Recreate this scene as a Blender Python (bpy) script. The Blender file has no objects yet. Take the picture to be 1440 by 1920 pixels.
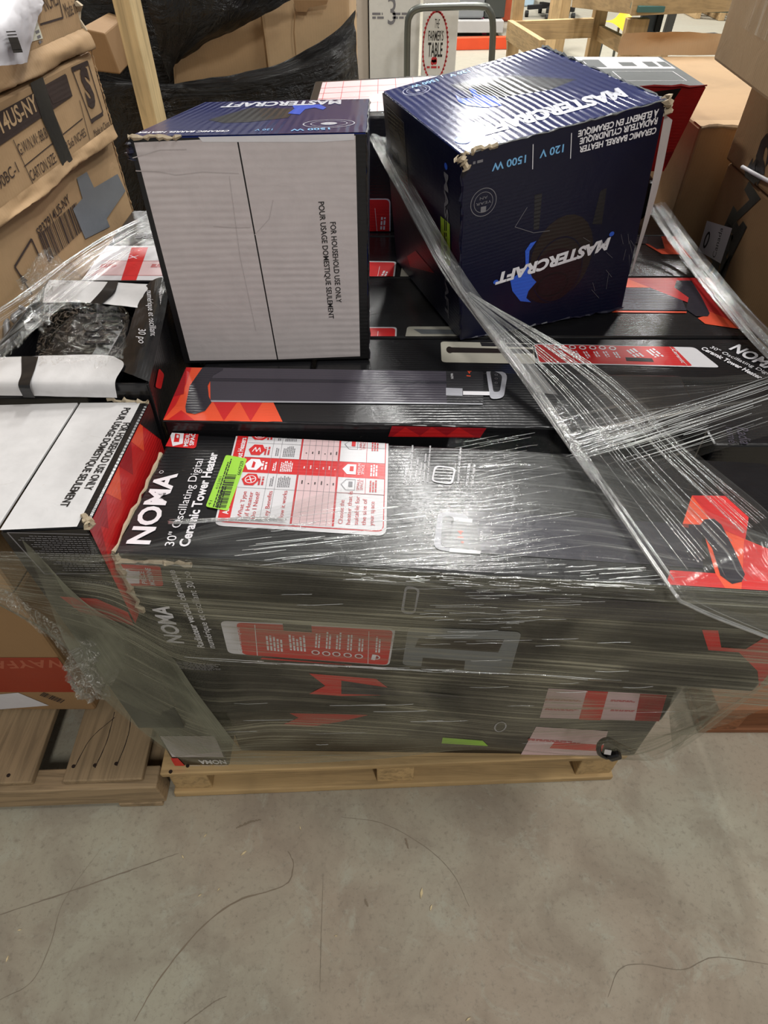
import bpy, bmesh, math, random
from mathutils import Vector, noise as mnoise
random.seed(7)
V3 = Vector
C = bpy.context.scene.collection
SC = bpy.context.scene

# ------------------------------------------------------------------ camera, light, exposure
FPX, PITCH, CAMH = 1180.0, math.radians(46.0), 1.45
cam_d = bpy.data.cameras.new('camera')
cam_d.sensor_fit = 'VERTICAL'; cam_d.sensor_height = 36.0
cam_d.lens = FPX / 1920.0 * 36.0
cam_d.clip_start = 0.02
cam = bpy.data.objects.new('camera', cam_d); C.objects.link(cam)
cam.location = (0, 0, CAMH); cam.rotation_euler = (math.pi/2 - PITCH, 0, 0)
SC.camera = cam

world = bpy.data.worlds.new('world'); SC.world = world; world.use_nodes = True
bg = world.node_tree.nodes['Background']
bg.inputs[0].default_value = (1.0, 0.985, 0.95, 1); bg.inputs[1].default_value = 0.27

def lamp(x, y, z, power, sx, sy):
    l = bpy.data.lights.new('high_bay_lamp', 'AREA'); l.shape = 'RECTANGLE'
    l.size = sx; l.size_y = sy; l.energy = power; l.color = (1.0, 0.985, 0.95)
    o = bpy.data.objects.new('high_bay_lamp', l); C.objects.link(o); o.location = (x, y, z)
for (x, y, p) in [(0.75, 4.6, 185), (0.75, 7.6, 350), (0.75, 11.0, 300), (-3.8, 5.0, 160), (-3.8, 9.5, 220),
                  (5.0, 5.0, 150), (5.0, 9.5, 220), (2.6, 0.2, 130), (1.4, -3.2, 170)]:
    lamp(x, y, 5.8, p, 0.45, 1.3)

SC.view_settings.view_transform = 'Standard'
SC.view_settings.look = 'None'
SC.view_settings.gamma = 1.0
SC.view_settings.use_curve_mapping = False
SC.view_settings.exposure = 0.0

# ------------------------------------------------------------------ picture pixel -> point in the room
CT, ST = math.cos(PITCH), math.sin(PITCH)
def ray(px, py):
    a = (px - 720.0) / FPX; b = -(py - 960.0) / FPX
    return V3((a, CT + b*ST, -ST + b*CT))
O = V3((0, 0, CAMH))
def PZ(px, py, z):
    d = ray(px, py); return O + d * ((z - CAMH) / d.z)
def PD(px, py, Y):
    d = ray(px, py); return O + d * (Y / d.y)
def PP(px, py, p, n):
    d = ray(px, py); return O + d * ((p - O).dot(n) / d.dot(n))

# ------------------------------------------------------------------ materials
def lin(c):
    return tuple(((x/255.0)/12.92 if x/255.0 <= 0.04045 else ((x/255.0+0.055)/1.055)**2.4) for x in c) + (1,)
MATS = {}
class NT:
    def __init__(s, name):
        s.m = bpy.data.materials.new(name); s.m.use_nodes = True
        s.t = s.m.node_tree; s.t.nodes.clear()
        s.out = s.n('ShaderNodeOutputMaterial')
    def n(s, kind, **kw):
        nd = s.t.nodes.new(kind)
        for k, v in kw.items(): setattr(nd, k, v)
        return nd
    def l(s, a, b): s.t.links.new(a, b)
    def math(s, op, a, b=None, c=None, clamp=False):
        nd = s.n('ShaderNodeMath', operation=op); nd.use_clamp = clamp
        for i, v in enumerate((a, b, c)):
            if v is None: continue
            if isinstance(v, (int, float)): nd.inputs[i].default_value = v
            else: s.l(v, nd.inputs[i])
        return nd.outputs[0]
    def coord(s, kind='Object', scale=(1, 1, 1), rot=(0, 0, 0)):
        tc = s.n('ShaderNodeTexCoord'); mp = s.n('ShaderNodeMapping')
        mp.inputs['Scale'].default_value = scale; mp.inputs['Rotation'].default_value = rot
        s.l(tc.outputs[kind], mp.inputs[0]); return mp.outputs[0]
    def noise(s, vec, scale, detail=3, rough=0.5, dist=0.0):
        nd = s.n('ShaderNodeTexNoise'); nd.inputs['Scale'].default_value = scale
        nd.inputs['Detail'].default_value = detail; nd.inputs['Roughness'].default_value = rough
        nd.inputs['Distortion'].default_value = dist
        s.l(vec, nd.inputs['Vector']); return nd.outputs[0]
    def ramp(s, f, a, b, lo=0.0, hi=1.0):
        nd = s.n('ShaderNodeMapRange'); nd.interpolation_type = 'SMOOTHSTEP'
        for i, v in zip((1, 2, 3, 4), (a, b, lo, hi)): nd.inputs[i].default_value = v
        s.l(f, nd.inputs[0]); return nd.outputs[0]
    def mix(s, f, a, b, mode='MIX'):
        nd = s.n('ShaderNodeMix', data_type='RGBA', blend_type=mode)
        if isinstance(f, (int, float)): nd.inputs[0].default_value = f
        else: s.l(f, nd.inputs[0])
        for v, i in ((a, 6), (b, 7)):
            if isinstance(v, tuple): nd.inputs[i].default_value = v
            else: s.l(v, nd.inputs[i])
        return nd.outputs[2]
    def bump(s, h, strength=0.3, dist=0.002):
        nd = s.n('ShaderNodeBump'); nd.inputs['Strength'].default_value = strength
        nd.inputs['Distance'].default_value = dist; s.l(h, nd.inputs['Height']); return nd.outputs[0]
    def principled(s, col, rough, normal=None, spec=0.5, metal=0.0, coat=0.0):
        p = s.n('ShaderNodeBsdfPrincipled')
        if isinstance(col, tuple): p.inputs['Base Color'].default_value = col
        else: s.l(col, p.inputs['Base Color'])
        if isinstance(rough, (int, float)): p.inputs['Roughness'].default_value = rough
        else: s.l(rough, p.inputs['Roughness'])
        p.inputs['Specular IOR Level'].default_value = spec; p.inputs['Metallic'].default_value = metal
        p.inputs['Coat Weight'].default_value = coat
        if normal is not None: s.l(normal, p.inputs['Normal'])
        s.l(p.outputs[0], s.out.inputs[0]); return p

def print_mat(name, rgb, rough=0.32, flute=0.35, pitch=0.0065, spec=0.5, vary=0.12, scuff=0.0, crinkle=1.1, lo=0.25):
    """printed cardboard: flutes run along U, show as ripples along V (UVs are metres)"""
    key = ('p', name)
    if key in MATS: return MATS[key]
    t = NT(name)
    uv = t.coord('UV')
    sp = t.n('ShaderNodeSeparateXYZ'); t.l(uv, sp.inputs[0])
    n1 = t.noise(uv, 9, 3)
    w = t.math('SINE', t.math('ADD', t.math('MULTIPLY', sp.outputs[1], 2*math.pi/pitch), t.math('MULTIPLY', n1, 5.0)))
    amp = t.ramp(t.noise(uv, 5, 2), 0.38, 0.68, lo, 1.0)
    wr = t.noise(uv, 16, 4, 0.6, 1.5)
    h = t.math('ADD', t.math('MULTIPLY', t.math('MULTIPLY', w, amp), 0.5*flute), t.math('MULTIPLY', wr, crinkle))
    nm = t.bump(h, 0.55, 0.0011)
    base = lin(rgb)
    v = t.noise(uv, 30, 4, 0.6)
    col = t.mix(t.ramp(v, 0.3, 0.75, 0, vary), base, tuple(min(1, c*0.55+0.02) for c in base[:3]) + (1,))
    if scuff > 0:
        sc = t.ramp(t.noise(t.coord('UV', (1, 3, 1)), 22, 6, 0.75, 2.0), 0.62, 0.75, 0, scuff)
        col = t.mix(sc, col, lin((150, 140, 125)))
    t.principled(col, rough, nm, spec)
    MATS[key] = t.m; return t.m

def kraft(name, rgb=(176, 145, 108), dirt=0.35, rough=0.75, flute=0.25):
    key = ('k', name)
    if key in MATS: return MATS[key]
    t = NT(name); uv = t.coord('UV')
    sp = t.n('ShaderNodeSeparateXYZ'); t.l(uv, sp.inputs[0])
    w = t.math('SINE', t.math('ADD', t.math('MULTIPLY', sp.outputs[0], 2*math.pi/0.0075), t.math('MULTIPLY', t.noise(uv, 6, 2), 4)))
    wr = t.noise(uv, 11, 5, 0.6, 1.0)
    nm = t.bump(t.math('ADD', t.math('MULTIPLY', w, flute*0.2), t.math('MULTIPLY', wr, 1.6)), 0.6, 0.0016)
    b = lin(rgb); d = lin(tuple(c*0.72 for c in rgb)); e = lin(tuple(min(255, c*1.08) for c in rgb))
    col = t.mix(t.ramp(t.noise(uv, 5, 5, 0.6, 0.8), 0.4, 0.75, 0, dirt), b, d)
    col = t.mix(t.ramp(t.noise(t.coord('UV', (1, 5, 1)), 14, 5, 0.7, 1.2), 0.58, 0.75, 0, 0.5*dirt), col, e)
    t.principled(col, rough, nm, 0.3)
    MATS[key] = t.m; return t.m

def wood(name, rgb, axis='x', dark=0.66):
    key = ('w', name, axis)
    if key in MATS: return MATS[key]
    t = NT(name)
    sc = {'x': (1.2, 22, 22), 'y': (22, 1.2, 22), 'z': (22, 22, 1.2)}[axis]
    oi = t.n('ShaderNodeObjectInfo')
    tc = t.n('ShaderNodeTexCoord'); mp = t.n('ShaderNodeMapping'); mp.inputs['Scale'].default_value = sc
    add = t.n('ShaderNodeVectorMath', operation='ADD'); t.l(tc.outputs['Object'], add.inputs[0]); t.l(oi.outputs['Random'], add.inputs[1])
    t.l(add.outputs[0], mp.inputs[0])
    g = t.noise(mp.outputs[0], 2.2, 6, 0.65, 1.2); f = t.noise(mp.outputs[0], 9, 4, 0.7)
    big = t.noise(add.outputs[0], 6, 3)
    b = lin(rgb); d = lin(tuple(c*dark for c in rgb))
    col = t.mix(t.ramp(g, 0.4, 0.72, 0, 0.75), b, d)
    col = t.mix(t.ramp(big, 0.48, 0.8, 0, 0.6), col, lin(tuple(c*0.62 for c in rgb)))
    col = t.mix(t.ramp(oi.outputs['Random'], 0, 1, 0, 0.35), col, lin(tuple(c*0.75 for c in rgb)))
    nm = t.bump(t.math('ADD', g, t.math('MULTIPLY', f, 0.5)), 0.35, 0.002)
    t.principled(col, 0.75, nm, 0.25)
    MATS[key] = t.m; return t.m

def plain(name, rgb, rough=0.5, metal=0.0, bump=0.0, bscale=60, spec=0.5, vary=0.15):
    key = ('s', name)
    if key in MATS: return MATS[key]
    t = NT(name); oc = t.coord('Object')
    nz = t.noise(oc, bscale, 4, 0.6)
    b = lin(rgb)
    col = t.mix(t.ramp(t.noise(oc, 9, 4), 0.35, 0.75, 0, vary), b, tuple(c*0.55 for c in b[:3]) + (1,))
    t.principled(col, rough, t.bump(nz, bump, 0.004) if bump else None, spec, metal)
    MATS[key] = t.m; return t.m

def film(name, base=0.12, amp=0.5, tint=(176, 178, 164), rough=0.16, su=2.2, sv=150, gloss=0.5, bstr=0.5, crumple=0.0, s0=0.52):
    """stretch film: clear, hazed and streaked along U (UVs are metres)"""
    key = ('f', name)
    if key in MATS: return MATS[key]
    t = NT(name)
    a = t.noise(t.coord('UV', (su, sv, 1)), 1.0, 3, 0.6, 0.4)
    b = t.noise(t.coord('UV', (su*2.6, sv*3.2, 1)), 1.0, 3, 0.6, 0.2)
    big = t.noise(t.coord('UV', (5, 9, 1)), 1.0, 3, 0.5, 0.6)
    sa = t.ramp(a, s0, s0+0.16); sb = t.ramp(b, s0+0.03, s0+0.18)
    mod = t.ramp(big, 0.32, 0.68, 0.25, 1.15)
    f = t.math('ADD', t.math('MULTIPLY', t.math('ADD', t.math('MULTIPLY', sa, amp), t.math('MULTIPLY', sb, amp*0.55)), mod), t.math('MULTIPLY', mod, base))
    hh = t.math('ADD', t.math('MULTIPLY', a, 1.2), t.math('MULTIPLY', b, 0.5))
    if crumple > 0:
        uvc = t.coord('UV')
        cr = t.noise(uvc, 42, 5, 0.6, 3.0)
        rd = t.math('ABSOLUTE', t.math('SUBTRACT', t.noise(uvc, 26, 4, 0.6, 2.5), 0.5))
        rd2 = t.math('ABSOLUTE', t.math('SUBTRACT', t.noise(uvc, 60, 3, 0.6, 1.5), 0.5))
        hh = t.math('ADD', hh, t.math('MULTIPLY', t.math('SUBTRACT', cr, t.math('MULTIPLY', rd, 2.0)), 3.0*crumple))
        f = t.math('ADD', f, t.math('MULTIPLY', t.math('ADD', t.ramp(rd, 0.0, 0.035, 1, 0), t.ramp(rd2, 0.0, 0.03, .5, 0)), 0.6*crumple))
    f = t.math('MINIMUM', f, 0.93)
    nm = t.bump(hh, bstr, 0.004)
    g = t.n('ShaderNodeBsdfGlossy'); g.inputs['Roughness'].default_value = rough; g.inputs['Color'].default_value = (0.95, 0.95, 0.93, 1); t.l(nm, g.inputs['Normal'])
    d = t.n('ShaderNodeBsdfDiffuse'); d.inputs['Color'].default_value = lin(tint); t.l(nm, d.inputs['Normal'])
    m1 = t.n('ShaderNodeMixShader'); m1.inputs[0].default_value = gloss; t.l(d.outputs[0], m1.inputs[1]); t.l(g.outputs[0], m1.inputs[2])
    tr = t.n('ShaderNodeBsdfTransparent')
    m2 = t.n('ShaderNodeMixShader'); t.l(f, m2.inputs[0]); t.l(tr.outputs[0], m2.inputs[1]); t.l(m1.outputs[0], m2.inputs[2])
    t.l(m2.outputs[0], t.out.inputs[0])
    MATS[key] = t.m; return t.m

def concrete():
    t = NT('concrete floor'); oc = t.coord('Object')
    big = t.noise(oc, 1.6, 4, 0.55, 0.4); mid = t.noise(oc, 6.5, 6, 0.65, 0.5); fine = t.noise(oc, 85, 7, 0.75); sp = t.noise(oc, 300, 3, 0.6)
    col = t.mix(t.ramp(big, 0.35, 0.65), lin((155, 141, 123)), lin((160, 155, 137)))
    col = t.mix(t.ramp(mid, 0.40, 0.66, 0, 0.5), col, lin((128, 115, 101)))
    col = t.mix(t.ramp(t.noise(oc, 11, 6, 0.75, 0.8), 0.52, 0.68, 0, 0.6), col, lin((164, 162, 146)))
    col = t.mix(t.ramp(fine, 0.5, 0.72, 0, 0.6), col, lin((112, 103, 90)))
    col = t.mix(t.ramp(sp, 0.64, 0.74, 0, 0.6), col, lin((92, 82, 74)))
    st = t.noise(t.coord('Object', (1, 0.6, 1)), 3.2, 4, 0.6, 2.0)
    col = t.mix(t.ramp(st, 0.62, 0.76, 0, 0.3), col, lin((98, 90, 80)))
    vo = t.n('ShaderNodeTexVoronoi', feature='DISTANCE_TO_EDGE'); vo.inputs['Scale'].default_value = 1.1
    wv = t.n('ShaderNodeVectorMath', operation='ADD'); nn = t.n('ShaderNodeTexNoise'); nn.inputs['Scale'].default_value = 7; nn.inputs['Detail'].default_value = 5
    t.l(oc, nn.inputs['Vector']); t.l(oc, wv.inputs[0]); t.l(nn.outputs['Color'], wv.inputs[1])
    sep = t.mix(t.ramp(t.noise(oc, 2.3, 2), 0.5, 0.62), (0, 0, 0, 1), (1, 1, 1, 1))
    t.l(wv.outputs[0], vo.inputs['Vector'])
    ck = t.math('MULTIPLY', t.ramp(vo.outputs['Distance'], 0.0, 0.006, 1, 0), t.ramp(t.noise(oc, 2.3, 2), 0.60, 0.72, 0, 0.25))
    col = t.mix(ck, col, lin((92, 84, 76)))
    yy = t.n('ShaderNodeSeparateXYZ'); t.l(oc, yy.inputs[0])
    col = t.mix(t.ramp(yy.outputs[1], 2.6, 5.5, 0, 0.75), col, lin((152, 148, 134)))   # brighter light on the floor beyond the pallets, put into its colour
    nm = t.bump(t.math('ADD', mid, t.math('MULTIPLY', fine, 0.5)), 0.25, 0.003)
    t.principled(col, t.ramp(mid, 0.3, 0.7, 0.5, 0.75), nm, 0.35)
    return t.m

BLACK = print_mat('black print', (22, 22, 24), 0.25, 0.34, scuff=0.15)
BLACK2 = print_mat('charcoal print', (40, 39, 42), 0.26, 0.5)
NAVY = print_mat('navy print', (17, 30, 88), 0.17, 1.3, 0.0125, vary=0.25, scuff=0.25, crinkle=.35, lo=0.05, spec=.28)
INKN = print_mat('white ink on navy', (214, 216, 226), 0.2, 1.3, 0.0125, crinkle=.35, lo=0.05, spec=.28)
BLUEN = print_mat('blue ink on navy', (44, 88, 206), 0.2, 1.3, 0.0125, crinkle=.35, lo=0.05, spec=.28)
DARKN = print_mat('dark heater print', (34, 36, 44), 0.2, 1.3, 0.0125, vary=.4, crinkle=.35, lo=0.05, spec=.28)
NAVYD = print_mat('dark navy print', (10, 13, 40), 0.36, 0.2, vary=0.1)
RED = print_mat('red print', (206, 34, 36), 0.34, 0.35)
RED2 = print_mat('deep red print', (165, 24, 34), 0.34, 0.35)
ORANGE = print_mat('orange red print', (236, 84, 48), 0.34, 0.35)
PINK = print_mat('pale pink print', (216, 186, 188), 0.4, 0.2)
WHITE = print_mat('white print', (212, 210, 213), 0.42, 0.2, vary=0.08)
INKW = print_mat('white ink', (232, 230, 234), 0.42, 0.2, vary=0.05)
INKG = print_mat('grey ink', (120, 118, 122), 0.42, 0.2)
INKK = print_mat('black ink', (18, 17, 18), 0.45, 0.2)
INKR = print_mat('red ink', (188, 40, 46), 0.42, 0.2)
LBLUE = print_mat('light blue ink', (120, 180, 226), 0.38, 0.3)
BLUE = print_mat('blue ink', (52, 96, 208), 0.36, 0.4)
TOWER = print_mat('tower grey print', (66, 62, 72), 0.24, 0.5)
TOWERD = print_mat('tower dark print', (42, 40, 50), 0.25, 0.5)
SILVER = print_mat('silver print', (168, 168, 176), 0.34, 0.4)
BROWNP = print_mat('brown picture print', (38, 30, 27), 0.4, 0.4)
DKRED = print_mat('ember print', (34, 14, 20), 0.4, 0.3)
CREAMP = print_mat('room picture print', (186, 182, 168), 0.4, 0.3)
FLAP = print_mat('white flap board', (196, 187, 186), 0.7, 0.55, 0.011, 0.25, 0.2)
FLAPD = print_mat('dirty white flap board', (208, 206, 206), 0.6, 0.25, 0.02, 0.3, 0.25, .4)
GREEN = print_mat('green sticker', (156, 214, 62), 0.45, 0.1)
KRAFT = kraft('kraft board')
KRAFTL = kraft('light kraft board', (190, 160, 122), 0.3)
KRAFTD = kraft('dull kraft board', (150, 118, 82), 0.4)
KINK = kraft('faded carton ink', (62, 50, 46), 0.3, 0.6)
TORN = kraft('torn board edge', (188, 172, 146), 0.4)
GREYP = print_mat('grey print', (112, 116, 118), 0.28, 0.4)

# ------------------------------------------------------------------ mesh helpers
def thing(name, label, cat, loc, group=None, kind=None):
    o = bpy.data.objects.new(name, None); C.objects.link(o); o.location = loc
    o.empty_display_size = 0.05
    o['label'] = label; o['category'] = cat
    if group: o['group'] = group
    if kind: o['kind'] = kind
    return o
def new_mesh(name, verts, faces, mats, parent=None, fm=None, uvs=None, smooth=False, bevel=0.0, label=None, seg=2):
    me = bpy.data.meshes.new(name)
    org = rootloc(parent) if parent else V3((0, 0, 0))
    me.from_pydata([tuple(V3(v) - org) for v in verts], [], faces)
    for m in (mats if isinstance(mats, (list, tuple)) else [mats]): me.materials.append(m)
    if fm: me.polygons.foreach_set('material_index', fm)
    if uvs is not None:
        ul = me.uv_layers.new(name='UVMap')
        for lp in me.loops: ul.data[lp.index].uv = uvs[lp.vertex_index]
    if bevel > 0 or uvs is None:
        bm = bmesh.new(); bm.from_mesh(me)
        bmesh.ops.recalc_face_normals(bm, faces=bm.faces)
        if bevel > 0:
            bmesh.ops.bevel(bm, geom=bm.edges[:], offset=bevel, segments=seg, affect='EDGES', profile=0.5)
        if uvs is None:
            ul = bm.loops.layers.uv.verify()
            for f in bm.faces:
                n = f.normal; ax = max(range(3), key=lambda i: abs(n[i]))
                for lp in f.loops:
                    c = lp.vert.co
                    lp[ul].uv = (c.y, c.z) if ax == 0 else ((c.x, c.z) if ax == 1 else (c.x, c.y))
        bm.to_mesh(me); bm.free()
    if smooth: me.polygons.foreach_set('use_smooth', [True]*len(me.polygons))
    me.update()
    o = bpy.data.objects.new(name, me); C.objects.link(o)
    if parent: o.parent = parent
    if label: o['label'] = label
    return o
def rootloc(o):
    l = V3((0, 0, 0))
    while o is not None: l = l + o.location; o = o.parent
    return l
HEXF = [(0, 3, 2, 1), (4, 5, 6, 7), (0, 1, 5, 4), (1, 2, 6, 5), (2, 3, 7, 6), (3, 0, 4, 7)]
def hexa(name, bot, top, mat, parent=None, bevel=0.003, label=None):
    return new_mesh(name, list(bot)+list(top), HEXF, mat, parent, bevel=bevel, label=label)
def rect4(x0, y0, x1, y1, z):
    return [V3((x0, y0, z)), V3((x1, y0, z)), V3((x1, y1, z)), V3((x0, y1, z))]
def box(name, x0, y0, z0, x1, y1, z1, mat, parent=None, bevel=0.003, label=None):
    return hexa(name, rect4(x0, y0, x1, y1, z0), rect4(x0, y0, x1, y1, z1), mat, parent, bevel, label)
def beam(name, p, q, w, h, mat, parent=None, up=(0, 0, 1), bevel=0.002, label=None):
    p, q = V3(p), V3(q); d = (q-p).normalized(); u = V3(up); s = d.cross(u).normalized(); u = s.cross(d).normalized()
    cs = [(-1, -1), (1, -1), (1, 1), (-1, 1)]
    return hexa(name, [p + s*(a*w/2) + u*(b*h/2) for a, b in cs], [q + s*(a*w/2) + u*(b*h/2) for a, b in cs], mat, parent, bevel, label)
def spline(pts, n):
    pts = [V3(p) for p in pts]
    if len(pts) == 2: return [pts[0].lerp(pts[1], i/(n-1)) for i in range(n)]
    ext = [pts[0]*2 - pts[1]] + pts + [pts[-1]*2 - pts[-2]]
    out = []; m = len(pts) - 1
    for i in range(n):
        t = i/(n-1)*m; k = min(int(t), m-1); f = t - k
        a, b, c, d = ext[k:k+4]
        out.append(0.5*((2*b) + (c-a)*f + (2*a-5*b+4*c-d)*f*f + (3*b-a-3*c+d)*f**3))
    return out
def tube_data(path, r, seg=6, vs=None, fs=None, r1=None):
    vs = [] if vs is None else vs; fs = [] if fs is None else fs
    n = len(path); b0 = len(vs); up = V3((0.13, 0.2, 1))
    for i, p in enumerate(path):
        d = (path[min(i+1, n-1)] - path[max(i-1, 0)]).normalized()
        s = d.cross(up)
        s = s.normalized() if s.length > 1e-5 else V3((1, 0, 0))
        u = s.cross(d)
        rr = r if r1 is None else r + (r1-r)*i/(n-1)
        for k in range(seg):
            a = 2*math.pi*k/seg; vs.append(p + s*(rr*math.cos(a)) + u*(rr*math.sin(a)))
    for i in range(n-1):
        for k in range(seg):
            k2 = (k+1) % seg
            fs.append((b0+i*seg+k, b0+i*seg+k2, b0+(i+1)*seg+k2, b0+(i+1)*seg+k))
    fs.append(tuple(b0+k for k in range(seg))[::-1]); fs.append(tuple(b0+(n-1)*seg+k for k in range(seg)))
    return vs, fs
def tube(name, pts, r, mat, parent=None, n=24, seg=8, label=None):
    vs, fs = tube_data(spline(pts, n), r, seg)
    return new_mesh(name, vs, fs, mat, parent, smooth=True, label=label)
def sheet(name, rows, mat, parent=None, nu=60, nv=30, wr=0.0, wscale=(6, 60), label=None, uvmul=1.0, crump=0.0, cscale=18.0):
    """film surface through rows of points; U along a row, V across; ripples run along U"""
    R = [spline(r, nu) for r in rows]
    cols = [spline([R[j][i] for j in range(len(R))], nv) for i in range(nu)]
    vs = []; uvs = []
    ulen = sum((cols[i+1][nv//2]-cols[i][nv//2]).length for i in range(nu-1))
    vlen = sum((cols[nu//2][j+1]-cols[nu//2][j]).length for j in range(nv-1))
    seed = random.random()*50
    for i in range(nu):
        for j in range(nv):
            p = cols[i][j]
            du = cols[min(i+1, nu-1)][j]-cols[max(i-1, 0)][j]; dv = cols[i][min(j+1, nv-1)]-cols[i][max(j-1, 0)]
            n = du.cross(dv); n = n.normalized() if n.length > 1e-9 else V3((0, 0, 1))
            u = ulen*i/(nu-1); v = vlen*j/(nv-1)
            d = 0
            if wr: d += wr*mnoise.noise(V3((u*wscale[0]+seed, v*wscale[1], seed)))
            if crump: d += crump*mnoise.fractal(p*cscale + V3((seed, 0, 0)), 0.7, 2.2, 4)
            vs.append(p + n*d); uvs.append((u*uvmul, v*uvmul))
    fs = [(i*nv+j, (i+1)*nv+j, (i+1)*nv+j+1, i*nv+j+1) for i in range(nu-1) for j in range(nv-1)]
    return new_mesh(name, vs, fs, mat, parent, uvs=uvs, smooth=True, label=label)

# ------------------------------------------------------------------ flat print on box faces
_tc = {}
def text_mesh(body, bold):
    k = (body, bold)
    if k in _tc: return _tc[k]
    cu = bpy.data.curves.new('glyphs', 'FONT'); cu.body = body; cu.size = 1.0; cu.resolution_u = 3
    cu.offset = bold
    ob = bpy.data.objects.new('glyphs', cu); C.objects.link(ob)
    bpy.context.view_layer.update()
    me = bpy.data.meshes.new_from_object(ob.evaluated_get(bpy.context.evaluated_depsgraph_get()))
    vs = [(v.co.x, v.co.y) for v in me.vertices]; fs = [tuple(p.vertices) for p in me.polygons]
    bpy.data.objects.remove(ob); bpy.data.curves.remove(cu); bpy.data.meshes.remove(me)
    x0 = min((v[0] for v in vs), default=0); x1 = max((v[0] for v in vs), default=1)
    _tc[k] = ([(x-x0, y) for x, y in vs], fs, max(x1-x0, 1e-4)); return _tc[k]
CAP = 0.73
class Face:
    def __init__(s, p00, p10, p11, p01, root, swap=False):
        s.P = [V3(p) for p in (p00, p10, p11, p01)]; s.root = root; s.swap = swap
        s.n = ((s.P[1]-s.P[0]).cross(s.P[3]-s.P[0])).normalized()
        s.W = ((s.P[1]-s.P[0]).length + (s.P[2]-s.P[3]).length)/2
        s.H = ((s.P[3]-s.P[0]).length + (s.P[2]-s.P[1]).length)/2
        s.parts = {}; s.cur = 'print'; s.base = 0.0007
    def at(s, u, v, off=0.0):
        a, b = u/s.W, v/s.H; P = s.P
        return P[0]*((1-a)*(1-b)) + P[1]*(a*(1-b)) + P[2]*(a*b) + P[3]*((1-a)*b) + s.n*off
    def px(s, x, y):
        p = PP(x, y, s.P[0], s.n); u, v = s.W/2, s.H/2
        for _ in range(6):
            q = s.at(u, v); du = (s.at(u+1e-3, v)-q)/1e-3; dv = (s.at(u, v+1e-3)-q)/1e-3; d = p-q
            a, b, c = du.dot(du), du.dot(dv), dv.dot(dv); e, f = d.dot(du), d.dot(dv); det = a*c-b*b
            u += (e*c-f*b)/det; v += (a*f-b*e)/det
        return (u, v)
    def part(s, name): s.cur = name; return s
    def add(s, vs, fs, mat, layer):
        s.parts.setdefault(s.cur, []).append((vs, fs, mat, layer))
    def clip(s, p): return (min(max(p[0], 0.0008), s.W-0.0008), min(max(p[1], 0.0008), s.H-0.0008))
    def poly(s, pts, mat, layer=1, px=False, clip=True):
        if px: pts = [s.px(*p) for p in pts]
        if clip: pts = [s.clip(p) for p in pts]
        s.add(pts, [tuple(range(len(pts)))], mat, layer)
    def rect(s, u0, v0, u1, v1, mat, layer=1): s.poly([(u0, v0), (u1, v0), (u1, v1), (u0, v1)], mat, layer)
    def fill(s, mat, m=0.0015, layer=0): s.rect(m, m, s.W-m, s.H-m, mat, layer)
    def line(s, a, b, w, mat, layer=2, px=False):
        if px: a, b = s.px(*a), s.px(*b)
        dx, dy = b[0]-a[0], b[1]-a[1]; L = math.hypot(dx, dy) or 1; nx, ny = -dy/L*w/2, dx/L*w/2
        s.poly([(a[0]-nx, a[1]-ny), (b[0]-nx, b[1]-ny), (b[0]+nx, b[1]+ny), (a[0]+nx, a[1]+ny)], mat, layer)
    def path(s, pts, w, mat, layer=2, px=False):
        for a, b in zip(pts[:-1], pts[1:]): s.line(a, b, w, mat, layer, px)
    def disc(s, c, ru, rv, mat, layer=1, n=24):
        s.poly([(c[0]+ru*math.cos(2*math.pi*i/n), c[1]+rv*math.sin(2*math.pi*i/n)) for i in range(n)], mat, layer)
    def ring(s, c, ru, rv, w, mat, layer=2, n=32):
        vs = []
        for i in range(n):
            a = 2*math.pi*i/n; vs += [(c[0]+ru*math.cos(a), c[1]+rv*math.sin(a)), (c[0]+(ru-w)*math.cos(a), c[1]+(rv-w)*math.sin(a))]
        vs = [s.clip(v) for v in vs]
        s.add(vs, [(2*i, 2*((i+1) % n), 2*((i+1) % n)+1, 2*i+1) for i in range(n)], mat, layer)
    def rquad(s, q, r, mat, layer=1, px=True):
        """rounded quad through four corners, r = share of the side"""
        if px: q = [s.px(*p) for p in q]
        pts = []
        for i in range(4):
            p, a, b = q[i], q[i-1], q[(i+1) % 4]
            la = math.hypot(a[0]-p[0], a[1]-p[1]); lb = math.hypot(b[0]-p[0], b[1]-p[1]); rr = min(r, 0.45*la, 0.45*lb)
            pa = (p[0]+(a[0]-p[0])*rr/la, p[1]+(a[1]-p[1])*rr/la); pb = (p[0]+(b[0]-p[0])*rr/lb, p[1]+(b[1]-p[1])*rr/lb)
            for k in range(5):
                f = k/4; pts.append(tuple((1-f)**2*pa[m] + 2*f*(1-f)*p[m] + f*f*pb[m] for m in (0, 1)))
        s.poly(pts, mat, layer)
    def text(s, body, a, b, h, mat, layer=3, bold=0.0, shear=0.0, px=True):
        """text set on the baseline a->b (fitted to its length) with cap height h"""
        if px: a, b = s.px(*a), s.px(*b)
        vs, fs, w = text_mesh(body, bold)
        dx, dy = b[0]-a[0], b[1]-a[1]; L = math.hypot(dx, dy); ex, ey = dx/L, dy/L
        k = L/w; hy = h/CAP
        out = []
        for x, y in vs:
            X = x*k + shear*y*hy; Y = y*hy
            out.append(s.clip((a[0]+ex*X-ey*Y, a[1]+ey*X+ex*Y)))
        s.add(out, fs, mat, layer)
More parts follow.
